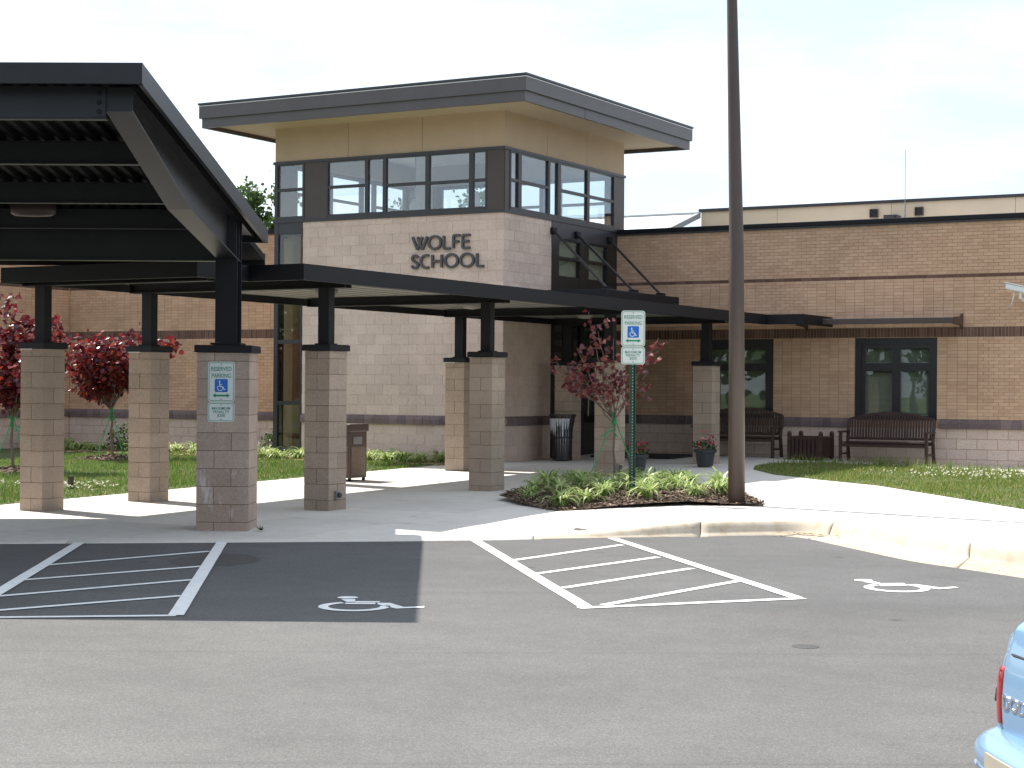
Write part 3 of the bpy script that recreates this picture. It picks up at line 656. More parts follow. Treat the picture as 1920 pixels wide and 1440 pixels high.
# keep the true course height: full courses from the ledge up and a cut one under the sill
def courses_up(t0, t1, z0, z1, L, H, Jn, start=0):
    out = []; z = z0; i = start
    while z < z1-.03:
        zz = min(z+H, z1); x = t0 - (0 if i % 2 == 0 else L/2)
        while x < t1-.001:
            a, b = max(x+Jn/2, t0), min(x+L-Jn/2, t1); x += L
            if b-a > .03: out.append((a, b, z+Jn/2, zz-(Jn/2 if zz < z1 else 0)))
        z = zz; i += 1
    return out
fu = courses_up(TL+CX, TL-.001, ZL, ZSIL, .4064, .2032, .0075) + courses_up(TL+CX, TL-.001, ZLB-4*.2032, ZLB, .4064, .2032, .0075, 1)
lay(fu, TF, .024, 'block', 'pink_block', bw, 220, key=lambda u: (0 if u[2] > .1 else 1, -u[0]), jit=.0015)
su = courses_up(0.003, 1.94, ZL, ZSIL, .4064, .2032, .0075, 1) + courses_up(.003, 1.94, ZLB-4*.2032, ZLB, .4064, .2032, .0075)
lay(su, SF, .024, 'block', 'pink_block', bw, 80, key=lambda u: (0 if u[2] > 3.4 or u[2] < 2.2 else 1, u[2]), jit=.0015)
ledge(TF, TL+CX+.0, TL+.0, bw); ledge(SF, 0.07, 1.94, bw)
# cream upper walls in panels
panel_r = .012
for a, b in ((-TL, -3.705), (-3.695, -1.905), (-1.895, 0)):
    m = MB(); m.box(a, b, 0, .22, ZHD, 6.95); T_(m, 'stucco_panel', 'stucco')
for a, b in ((.22, 1.752), (1.764, 3.505), (3.517, TD)):
    m = MB(); m.box(-.22, -.0005, a, b, ZHD, 6.95); T_(m, 'stucco_panel', 'stucco')
m = MB(); m.box(-TL+.02, -.23, .03, .20, ZHD+.01, 6.94); m.box(-.20, -.03, .22, TD-.02, ZHD+.01, 6.94); T_(m, 'panel_backing', 'bronze_panel')
m = MB(); m.box(-TL, -TL+.22, .22, TD, ZHD, 6.95); m.box(-TL+.22, -.22, TD-.22, TD, ZHD, 6.95); T_(m, 'rear_upper_wall', 'stucco')
# rear and left lower walls
m = MB(); m.box(-TL, -TL+.25, .3, TD, -.2, ZSIL-.25); m.box(-TL+.25, 0-.02, TD-.25, TD, -.2, ZSIL); T_(m, 'rear_wall', 'tan_brick')
# dark head and sill trims round the band
m = MB()
for z0, z1, o_ in ((ZHD-.045, ZHD+.012, .035), (ZSIL-.012, ZSIL+.05, .035)):
    x0 = -TL
    m.box(x0-o_, o_, -o_, .10, z0, z1); m.box(-.10, o_, .10, TD+o_, z0, z1); m.box(x0-o_, x0+.10, .10, TD+o_, z0, z1); m.box(x0+.10, -.10, TD-.10, TD+o_, z0, z1)
T_(m, 'band_trim', 'bronze_frame')
def band(face, t_panels, wins, d_out, label):
    for (a, b) in t_panels:
        m = MB(); face.box(m, a, b, -.12, d_out, ZSIL+.05, ZHD-.045); T_(m, 'metal_panel', 'bronze_panel')
    for (a, b, panes) in wins:          # a..b frame extents; panes: (t0,t1,split)
        m = MB(); z0, z1 = ZSIL+.05, ZHD-.045; FT = .055
        ts = [a] + [q for p in panes for q in p[:2]] + [b]
        for i in range(0, len(ts), 2): face.box(m, ts[i], ts[i+1], -.06, .022, z0, z1)
        for (p, q, sp_) in panes:
            face.box(m, p, q, -.055, .018, z0, z0+.07); face.box(m, p, q, -.055, .018, z1-.03, z1)
            if sp_: face.box(m, p, q, -.055, .018, sp_-.03, sp_+.03)
        wn = T_(m, 'window', 'bronze_frame')
        for (p, q, sp_) in panes:
            for za, zb in (((z0+.07, sp_-.03), (sp_+.03, z1-.03)) if sp_ else ((z0+.07, z1-.03),)):
                mm_ = MB(); face.box(mm_, p, q, -.022, -.014, za, zb); subpart(mm_.build('pane', 'clear_glass'), wn)
S1 = 5.59
def fx(*xs): return tuple(x+TL for x in xs)
front_w = [(*fx(-5.557+.0, -4.79), [(*fx(-5.48, -4.84), S1)]), (*fx(-4.23, -.385), [(*fx(-4.19, -3.27), S1), (*fx(-3.19, -2.83), None), (*fx(-2.75, -1.81), S1-.03), (*fx(-1.72, -.79), S1-.04), (*fx(-.70, -.42), S1-.04)])]
band(TF, [fx(-4.79, -4.23), fx(-.385, 0)], front_w, .012, 'front')
side_w = [(.20, 4.82, [(.245, .53, S1-.03), (.66, 1.77, S1-.03), (1.85, 2.18, None), (2.31, 3.50, S1-.03), (3.61, 4.77, S1-.03)])]
band(SF, [(.012, .20), (4.82, TD)], side_w, .010, 'side')
BF = Face(0, TD, PI); KF = Face(-TL, TD, -PI/2)      # rear, left
band(BF, [(0.012, .385), (4.79, 5.2)], [(.385, 4.79, [(.45, 1.55, S1), (1.65, 2.0, None), (2.1, 3.2, S1), (3.3, 4.7, S1)])], .010, 'rear')
band(KF, [(0.012, .3), (4.7, TD-.01)], [(.3, 4.7, [(.4, 1.6, S1), (1.7, 2.1, None), (2.2, 3.3, S1), (3.4, 4.6, S1)])], .010, 'left')
# tall corner glazing on the left of the front
m = MB(); a, b = fx(-TL, CX-.004)
TF.box(m, a, a+.10, -.08, .02, .10, ZSIL-.012); TF.box(m, b-.035, b, -.08, .02, .10, ZSIL-.012)
for z0, z1 in ((.10, .22), (1.09, 1.17), (2.37, 2.45), (3.45, 3.53), (4.66, ZSIL-.012)): TF.box(m, a+.10, b-.035, -.07, .012, z0, z1)
tg = T_(m, 'tall_window', 'bronze_frame')
for z0, z1 in ((.22, 1.09), (1.17, 2.37), (2.45, 3.45), (3.53, 4.66)):
    m = MB(); TF.box(m, a+.10, b-.035, -.024, -.014, z0, z1); subpart(m.build('pane', 'tint_glass'), tg)
m = MB(); m.box(-TL, -TL+.10, .10, 1.6, .10, .22); m.box(-TL, -TL+.10, .10, 1.6, 4.6, ZSIL-.012); m.box(-TL, -TL+.1, .10, .2, .22, 4.6); T_(m, 'return_frame', 'bronze_frame')
# interior
m = MB(); m.box(-TL+.26, -.30, .30, TD-.27, 6.62, 6.70); T_(m, 'ceiling', 'room_white')
m = MB(); m.box(-TL+.26, -TL+.30, 1.7, TD-.27, .1, ZSIL-.1); m.box(-TL+.3, -.3, TD-.31, TD-.27, .1, ZSIL-.05); T_(m, 'inner_wall', 'room_white')
m = MB(); m.box(-TL+.26, -.02, .30, TD-.27, .02, .09); T_(m, 'inner_floor', 'bronze_panel')
m = MB()
for x, y in ((-1.2, 2.2), (-3.9, 3.2)): m.box(x-.14, x+.14, y-.14, y+.14, .1, 6.62)
T_(m, 'inner_post', 'room_white')
for x, y in ((-1.6, 1.5), (-3.6, 2.4), (-2.6, 3.9)):
    pl = m = MB(); m.tube([(x, y, 6.62), (x, y, 5.55)], .012, 6); pd = T_(m, 'pendant_lamp', 'rail_metal')
    m = MB(); m.lathe([(.05, 5.55), (.13, 5.42), (.14, 5.25), (.10, 5.2)], x, y, 14); subpart(m.build('lamp_shade', 'room_white', smooth=True), pd)
# side curtain wall over and beside the door
m = MB(); SF.box(m, 1.945, 5.0, -.10, .015, 4.57, ZSIL-.012); T_(m, 'spandrel_panel', 'bronze_frame')
m = MB(); z0, z1 = 3.45, 4.57
cols = [(2.28, 3.23), (3.62, 4.49)]
ts = [1.945, 2.28, 3.23, 3.62, 4.49, 5.0]
for i in (0, 2, 4): SF.box(m, ts[i], ts[i+1], -.09, .005, z0, z1)
for a, b in cols:
    SF.box(m, a, b, -.08, .0, z0, 3.80); SF.box(m, a, b, -.08, .0, 4.14, 4.20); SF.box(m, a, b, -.08, .0, 4.53, z1)
cwn = T_(m, 'transom_window', 'frame_black')
for a, b in cols:
    for za, zb in ((3.80, 4.14), (4.20, 4.53)):
        m = MB(); SF.box(m, a, b, -.05, -.04, za, zb); subpart(m.build('pane', 'tint_glass'), cwn)
    m = MB(); SF.box(m, a-.05, b+.05, -.12, -.115, 3.7, 4.5); subpart(m.build('roller_blind', 'blind'), cwn)
m = MB()
vs = [1.945, 2.10, 2.62, 2.74, 3.30, 3.42, 4.22, 4.34, 4.86, 5.0]
for i in range(0, len(vs), 2): SF.box(m, vs[i], vs[i+1], -.09, .005, .06, 3.45)
for i in range(1, len(vs)-1, 2):
    SF.box(m, vs[i], vs[i+1], -.08, 0, .06, .17); SF.box(m, vs[i], vs[i+1], -.08, 0, 2.22, 2.34); SF.box(m, vs[i], vs[i+1], -.08, 0, 3.36, 3.45)
ew = T_(m, 'entrance_door', 'frame_black')
for i in range(1, len(vs)-1, 2):
    for za, zb in ((.17, 2.22), (2.34, 3.36)):
        m = MB(); SF.box(m, vs[i], vs[i+1], -.05, -.04, za, zb); subpart(m.build('pane', 'dark_glass'), ew)
for y in (3.55, 4.1):
    m = MB(); m.tube([(.05, y, .9), (.06, y, 1.3)], .014, 6); subpart(m.build('door_handle', 'rail_metal'), ew)
# roof
RX0, RX1, RY0, RY1 = -TL-.987, 1.203, -1.303, TD+.987
def ring(m, x0, x1, y0, y1, t, z0, z1):
    m.box(x0, x1, y0, y0+t, z0, z1); m.box(x0, x1, y1-t, y1, z0, z1); m.box(x0, x0+t, y0+t, y1-t, z0, z1); m.box(x1-t, x1, y0+t, y1-t, z0, z1)
m = MB(); ring(m, RX0, RX1, RY0, RY1, .06, 6.995, 7.27); rf = T_(m, 'roof', 'fascia_metal')
m = MB(); ring(m, RX0+.045, RX1-.045, RY0+.045, RY1-.045, .05, 6.80, 6.995); subpart(m.build('lower_fascia', 'fascia_metal'), rf)
m = MB(); ring(m, RX0-.02, RX1+.02, RY0-.02, RY1+.02, .12, 7.275, 7.313); subpart(m.build('gravel_stop', 'bronze_frame'), rf)
m = MB(); ring(m, RX0-.006, RX1+.006, RY0-.006, RY1+.006, .02, 7.244, 7.256); subpart(m.build('bright_drip', 'white_trim'), rf)
m = MB(); m.box(RX0+.06, RX1-.06, RY0+.06, RY1-.06, 7.10, 7.24); subpart(m.build('roof_deck', 'roof_grey'), rf)
m = MB(); m.box(RX0+.095, RX1-.095, RY0+.095, RY1-.095, 6.885, 6.99); subpart(m.build('soffit', 'soffit'), rf)
m = MB(); m.box(RX1-.0455, RX1-.043, 1.16, 1.172, 6.80, 6.995); subpart(m.build('fascia_joint', 'black_steel'), rf)

# letters: WOLFE / SCHOOL as raised metal strokes, each its own piece
ltr = thing('school_lettering', 'raised grey metal letters reading WOLFE SCHOOL on the pink block wall', 'lettering', (-1.3, -.02, 4.1))
SW = .047
def arc(cx, cz, rx, rz, a0, a1, n=20): return [(cx+rx*math.cos(math.radians(a0+(a1-a0)*i/n)), cz+rz*math.sin(math.radians(a0+(a1-a0)*i/n))) for i in range(n+1)]
GLY = {'W': [[(.0, 1), (.33, 0)], [(.33, 0), (.66, .98)], [(.34, .98), (.67, 0)], [(.67, 0), (1, 1)]], 'O': ['ring'], 'L': [[(0, 1), (0, 0)], [(0, 0), (1, 0)]], 'F': [[(0, 1), (0, 0)], [(0, 1), (1, 1)], [(0, .52), (.82, .52)]],
       'E': [[(0, 1), (0, 0)], [(0, 1), (1, 1)], [(0, .52), (.86, .52)], [(0, 0), (1, 0)]], 'H': [[(0, 1), (0, 0)], [(1, 1), (1, 0)], [(0, .5), (1, .5)]],
       'C': [arc(.72, .5, .72, .5, 68, 292)], 'S': [[(.95, .84)]+arc(.5, .76, .42, .24, 40, 200, 10)+[(.28, .58), (.72, .42)]+arc(.5, .24, .46, .24, 20, -160, 10)[1:]+[(.0, .12)]]}
def stroke(m, pts, d0, d1, w_):
    pts = [Vector((p[0], p[1])) for p in pts]; L_, R_ = [], []
    for i, p in enumerate(pts):
        d = (pts[min(i+1, len(pts)-1)]-pts[max(i-1, 0)]).normalized(); nn_ = Vector((-d.y, d.x))*w_/2; L_.append(p+nn_); R_.append(p-nn_)
    for i in range(len(pts)-1):
        m.prism([tuple(R_[i]), tuple(R_[i+1]), tuple(L_[i+1]), tuple(L_[i])], d0, d1, lambda a, b, c: (a, -c, b))
def letter(ch, x0, x1, z0, z1):
    m = MB(); s = SW/2
    for q in GLY[ch]:
        if q == 'ring': q = arc(.5, .5, .5, .5, 0, 360, 36)
        stroke(m, [(x0+s+p[0]*(x1-x0-SW), z0+s+p[1]*(z1-z0-SW)) for p in q], .012, .06 + random.uniform(0, .0006), SW)
    me = m.mesh('letter'); bm = bmesh.new(); bm.from_mesh(me); bmesh.ops.recalc_face_normals(bm, faces=bm.faces); bm.to_mesh(me); bm.free(); ob('letter', me, 'letter_metal', ltr)
def pxX(x): return -2.121+(x-773)*.01247
for ch, a, b in (('W', 773.9, 805.6), ('O', 804.6, 831.1), ('L', 833, 848.9), ('F', 850.9, 866.6), ('E', 868, 885.3)): letter(ch, pxX(a), pxX(b), 4.205, 4.505)
for ch, a, b in (('S', 772.5, 789), ('C', 789.8, 809), ('H', 811.9, 832.9), ('O', 835.6, 862.7), ('O', 864.5, 892), ('L', 894.9, 910.8)): letter(ch, pxX(a), pxX(b), 3.835, 4.135)

# hung canopy over the doors
hc = thing('hung_canopy', 'flat black canopy over the doors hung from three steel rods on the tower', 'canopy', (1.2, 3, 3.2))
m = MB(); m.box(.03, 1.91, .62, 4.07, 3.215, 3.40); bevel(m.build('slab', 'black_steel', hc), .015)
m = MB(); m.box(.1, 1.85, .7, 4.0, 3.19, 3.213); m.build('underside', 'bronze_frame', hc)
for y, yw in ((.86, 1.97), (2.06, 3.03), (3.34, 4.53)):
    m = MB(); m.tube([(1.82, y, 3.42), (.03, yw, 4.70)], .026, 8); rd = m.build('tie_rod', 'bronze_frame', hc)
    m = MB(); m.box(0.016, .07, yw-.09, yw+.09, 4.62, 4.76); subpart(m.build('wall_plate', 'black_steel'), rd)
    m = MB(); m.box(1.74, 1.89, y-.08, y+.08, 3.402, 3.45); subpart(m.build('foot_plate', 'black_steel'), rd)

# ------------------------------------------------------------------ walkway canopy on block columns
cn = thing('walkway_canopy', 'long flat black walkway canopy on block columns leading to the doors', 'canopy', (2.2, -6, -.05))
CXL, CXR, CY0, CY1, CYN, CXN = .10, 4.20, -13.2, 4.90, -12.21, 3.35; ZT, ZBm = 2.97, 2.77
EX, EY = 4.97, 3.18
for (x0, x1, y0, y1) in ((CXL, CXN, CY0, CY0+.06), (CXN-.06, CXN, CY0+.06, CYN), (CXN-.06, CXR, CYN, CYN+.06), (CXR-.06, CXR, CYN+.06, EY), (CXR-.06, EX, EY, EY+.06), (EX-.06, EX, EY+.06, CY1), (CXL, CXL+.06, CY0+.06, CY1-.3)):
    m = MB(); m.box(x0, x1, y0, y1, ZBm, ZT); m.build('fascia', 'black_steel', cn)
m = MB(); m.box(CXL+.06, CXN-.06, CY0+.06, CYN+.06, 2.88, 2.92); m.box(CXL+.06, CXR-.06, CYN+.06, CY1, 2.88, 2.92); m.box(CXR-.06, EX-.06, EY+.06, CY1, 2.88, 2.92)
m.build('deck', 'canopy_soffit', cn)
m = MB(); x = CXL+.2
while x < CXR-.1:
    m.box(x, x+.012, (CY0 if x < CXN-.1 else CYN)+.07, CY1-.05, 2.872, 2.879); x += .305
o = m.build('deck_rib', 'canopy_soffit', cn); o['kind'] = 'stuff'
BLK = {}
def block_column(cx, cy, size, ztop, mat, parent, rot=0, flash=False):
    zg = min(g(cx+sx_*size/2, cy+sy_*size/2) for sx_ in (-1, 1) for sy_ in (-1, 1))-.01
    mtx = Matrix.Translation((cx, cy, 0)) @ Matrix.Rotation(rot, 4, 'Z')
    h = size/2-.0045
    m = MB().box(-h, h, -h, h, zg, ztop-.005); c = ob('column', m.mesh('column'), 'mortar_column')
    c.location = (cx, cy, 0); c.rotation_euler = (0, 0, rot); c.parent = parent; c.matrix_parent_inverse = WORLDM[parent.name].inverted()
    z = ztop-.10; first = True; i = 0; H = .2032; s = size/2; Jc = .004
    bands = [(ztop-.10, ztop)]
    while z > zg+.02: bands.append((max(z-H, zg), z)); z -= H
    for bi, (z0, z1) in enumerate(bands):
        if z1-z0 < .03: continue
        if size < .5: parts = [(-s, s, -s, 0), (-s, s, 0, s)] if bi % 2 else [(-s, 0, -s, s), (0, s, -s, s)]
        else: parts = [(-s, s*.33, -s, s), (s*.33, s, -s, s)] if bi % 2 else [(-s, -s*.33, -s, s), (-s*.33, s, -s, s)]
        for (a, b, c0, c1) in parts:
            a_ = a+(Jc if a > -s else 0); b_ = b-(Jc if b < s else 0); c0_ = c0+(Jc if c0 > -s else 0); c1_ = c1-(Jc if c1 < s else 0)
            key = tuple(round(v, 4) for v in (a_, b_, c0_, c1_, z1-z0, size))
            if key not in BLK: BLK[key] = MB().box(a_, b_, c0_, c1_, Jc, z1-z0-Jc).mesh('block')
            o = ob('block', BLK[key], mat); o.parent = c; o.location = (random.uniform(-.001, .001), random.uniform(-.001, .001), z0)
    m = MB().box(-s-.028, s+.028, -s-.028, s+.028, ztop, ztop+.075)
    m.prism([(-s-.02, -s-.02), (s+.02, -s-.02), (s+.02, s+.02), (-s-.02, s+.02)], ztop+.075, ztop+.082)
    o = ob('cap', m.mesh('cap'), 'black_steel'); o.parent = c
    if flash: m = MB().box(-s-.010, s*.05, -s-.010, s+.010, ztop-.010, ztop-.0005); o = ob('flashing', m.mesh('flashing'), 'white_trim'); o.parent = c
    return c
ZC = 1.925
FR = [(-12.85, .505), (-10.97, .655), (-6.82, .655), (-2.67, .655), (1.48, .655)]
for yc, xl in FR:
    for x in ((xl, 3.655) if yc > -12 else (xl,)):
        block_column(x, yc, .39, ZC, 'buff_block', cn, 0, x < 1)
        m = MB(); m.box(x-.085, x+.085, yc-.065, yc+.065, ZC+.08, 2.74); m.box(x-.11, x+.11, yc-.10, yc+.10, ZC+.082, ZC+.10); m.build('post', 'black_steel', cn)
    m = MB(); x0, x1 = xl-.30, (3.655+.34 if yc > -12 else CXN-.07)
    m.box(x0, x1, yc-.085, yc+.085, 2.74, 2.755); m.box(x0, x1, yc-.085, yc+.085, 2.857, 2.871); m.box(x0, x1, yc-.03, yc+.03, 2.755, 2.857); m.box(x1-.012, x1, yc-.08, yc+.08, 2.755, 2.857); m.box(x0, x0+.012, yc-.08, yc+.08, 2.755, 2.857)
    m.build('beam', 'black_steel', cn)
for x, y in ((2.1, -4.7), (2.1, -8.8), (2.1, -.6)):
    m = MB(); m.lathe([(.16, 2.88), (.17, 2.84), (.12, 2.78), (.03, 2.765)], x, y, 16); tag(m.build('canopy_light', 'canopy_soffit', smooth=True), {-4.7: 'round ceiling light under the walkway canopy in front of the block wall', -8.8: 'round ceiling light under the walkway canopy nearest the big shelter', -.6: 'round ceiling light under the walkway canopy nearest the doors'}[y], 'ceiling light', 'lights under the walkway canopy')

# ------------------------------------------------------------------ big steel shelter on the left
PHI = math.radians(1.0); ac = (-3.274, 20.275)
SO = CW(*ac); SR = YAW-PHI
shl = thing('drop_off_shelter', 'big black steel shelter with sloping deck roof cantilevered over the parking bay', 'shelter', (SO[0], SO[1], -.2), None, SR)
WORLDM[shl.name] = Matrix.Translation((SO[0], SO[1], -.2)) @ Matrix.Rotation(SR, 4, 'Z')
SM = Matrix.Translation((SO[0], SO[1], 0)) @ Matrix.Rotation(SR, 4, 'Z')
def sp_(x, y, z): return tuple(SM @ Vector((x, y, z)))
def SB(m, name, mat, parent=None, **kw): o = m.build(name, mat, None, tf=sp_, **kw); subpart(o, parent or shl); return o
N0, F0, ZN, ZF = -5.57, 1.2, 4.151, 3.377; SL = (ZF-ZN)/(F0-N0); XR, XL_ = .262, -7.6
def zr(y): return ZN+SL*(y-N0)
# roof sheet and fascias
m = MB(); m.box(XL_, XR, N0, N0+.04, ZN-.175, ZN); SB(m, 'front_fascia', 'shelter_steel')
m = MB(); m.box(XL_, XR, F0-.04, F0, ZF-.17, ZF); SB(m, 'rear_fascia', 'shelter_steel')
for x in (XR, XL_+.04):
    m = MB(); m.prism([(N0+.04, zr(N0+.04)-.18), (F0-.04, zr(F0-.04)-.18), (F0-.04, zr(F0-.04)), (N0+.04, zr(N0+.04))], x-.04, x, lambda a, b, c: (c, a, b)); SB(m, 'rake_fascia', 'shelter_steel')
m = MB(); pitch = .152; x = XL_+.06; dz = .04
prof = []
while x < XR-.06:
    for q, h in ((0, 0), (.055, 0), (.075, dz), (.132, dz), (.152, 0)):
        if x+q < XR-.05: prof.append((x+q, h))
    x += pitch
ya, yb = N0+.05, F0-.05
b0 = 0
for (x, h) in prof: m.v += [(x, ya, zr(ya)-.115+h), (x, yb, zr(yb)-.115+h)]
for i in range(len(prof)-1): m.f.append((2*i, 2*i+1, 2*i+3, 2*i+2)); m.r.append(0)
SB(m, 'roof_deck', 'deck_black')
m = MB(); m.prism([(ya, zr(ya)-.035), (yb, zr(yb)-.035), (yb, zr(yb)-.02), (ya, zr(ya)-.02)], XL_+.045, XR-.045, lambda a, b, c: (c, a, b)); SB(m, 'roof_sheet', 'fascia_metal')
ZU = .118
y2 = 2.75; xr2 = -.02      # the roof runs further back between the rafters
m = MB(); m.prism([(F0+.002, zr(F0)-.10), (y2, zr(y2)-.10), (y2, zr(y2)-.02), (F0+.002, zr(F0)-.02)], XL_+.05, xr2, lambda a, b, c: (c, a, b)); SB(m, 'rear_roof', 'deck_black')
m = MB(); m.box(XL_+.05, xr2, y2+.002, y2+.04, zr(y2)-.17, zr(y2)); SB(m, 'rear_fascia', 'shelter_steel')
def purlin(y, d, name='purlin'):
    m = MB(); zt = zr(y)-ZU; x0, x1 = XL_+.06, -.009
    m.box(x0, x1, y-.008, y+.008, zt-d+.012, zt-.012); m.box(x0, x1, y-.06, y+.06, zt-d, zt-.0 - d+.012); m.box(x0, x1, y-.06, y+.06, zt-.012, zt); SB(m, name, 'shelter_steel')
for y in (-3.42, -1.72, -.42, .74): purlin(y, .22)
m = MB(); zt_ = zr(.08)-ZU; m.box(XL_+.1, -.14, .074, .086, 2.915, zt_-.012); m.box(XL_+.1, -.14, .0, .16, 2.90, 2.914); m.box(XL_+.1, -.14, .0, .16, zt_-.011, zt_); SB(m, 'spandrel_beam', 'shelter_steel')
m = MB(); y = N0+.28; zt = zr(y)-ZU; m.box(XL_+.1, -.11, y-.006, y+.006, zt-.27, zt); m.box(XL_+.1, -.11, y, y+.09, zt-.282, zt-.27); m.box(XL_+.1, -.11, y, y+.09, zt-.012, zt); eb = SB(m, 'edge_beam', 'shelter_steel')
for z in (.06, .14, .22):
    m = MB(); m.tube([(-.165, y-.03, zt-z), (-.165, y+.01, zt-z)], .021, 10); SB(m, 'bolt', 'black_steel', eb)
m = MB(); m.box(-.22, -.11, y-.016, y-.007, zt-.26, zt-.02); SB(m, 'end_plate', 'shelter_steel', eb)
bot = [(-5.27, 3.80), (-2.78, 3.222), (-.24, 2.945), (.20, 2.90)]
for x in (0, -6.9):
    zt = lambda y_: zr(y_)-ZU-.004
    m = MB(); ys_ = [b[0] for b in bot]
    m.prism([(p[0], p[1]) for p in bot] + [(p[0], zt(p[0])-.23 if False else zt(p[0])) for p in bot[::-1]], x-.008, x+.008, lambda a, b, c: (c, a, b)); web = SB(m, 'rafter', 'shelter_steel')
    m = MB()
    for (a, b) in zip(bot, bot[1:]): m.prism([(a[0], a[1]-.014), (b[0], b[1]-.014), (b[0], b[1]), (a[0], a[1])], x-.115, x+.115, lambda p, q, c: (c, p, q))
    SB(m, 'bottom_flange', 'shelter_steel', web)
    m = MB(); m.prism([(-5.27, zt(-5.27)-.014), (.9, zt(.9)-.014), (.9, zt(.9)), (-5.27, zt(-5.27))], x-.115, x+.115, lambda p, q, c: (c, p, q)); SB(m, 'top_flange', 'shelter_steel', web)
    m = MB(); m.box(x-.115, x+.115, -5.285, -5.27, 3.785, zt(-5.27)); SB(m, 'end_plate', 'shelter_steel', web)
    # wide-flange post
    m = MB(); zt0 = 1.955; z1 = zt(0)-.01
    m.box(x-.125, x+.125, -.15, -.132, zt0, 2.92); m.box(x-.125, x+.125, .132, .15, zt0, z1); m.box(x-.008, x+.008, -.132, .132, zt0, 2.93); m.box(x-.17, x+.17, -.19, .19, 1.93, zt0-.002)
    SB(m, 'post', 'black_steel')
    m = MB(); m.box(x+.0085, x+.112, .05, .062, 2.93, zt(.05)-.02); m.box(x-.112, x-.0085, .05, .062, 2.93, zt(.05)-.02); m.box(x+.0085, x+.112, -.15, -.138, 2.93, zt(-.15)-.02);  m.box(x-.112, x-.0085, -.15, -.138, 2.93, zt(-.15)-.02); SB(m, 'stiffener', 'shelter_steel', web)
for i, x in enumerate((0, -6.9)):
    q = SM @ Vector((x, 0, 0)); c = block_column(q.x, q.y, .597, 1.84, 'stained_block', shl, SR)
m = MB(); lx, ly = -2.05, -.75; zz = zr(ly)-ZU-.10
m.lathe([(.02, -.06), (.13, -.05), (.16, -.02), (.16, .09)], 0, 0, 16); o = m.build('shelter_light', 'bronze_panel', smooth=True); o.location = sp_(lx, ly, zz); o.scale = (1.6, .7, 1); o.rotation_euler = (0, 0, SR); tag(o, 'oval light fitting under the dark roof of the big shelter', 'ceiling light')

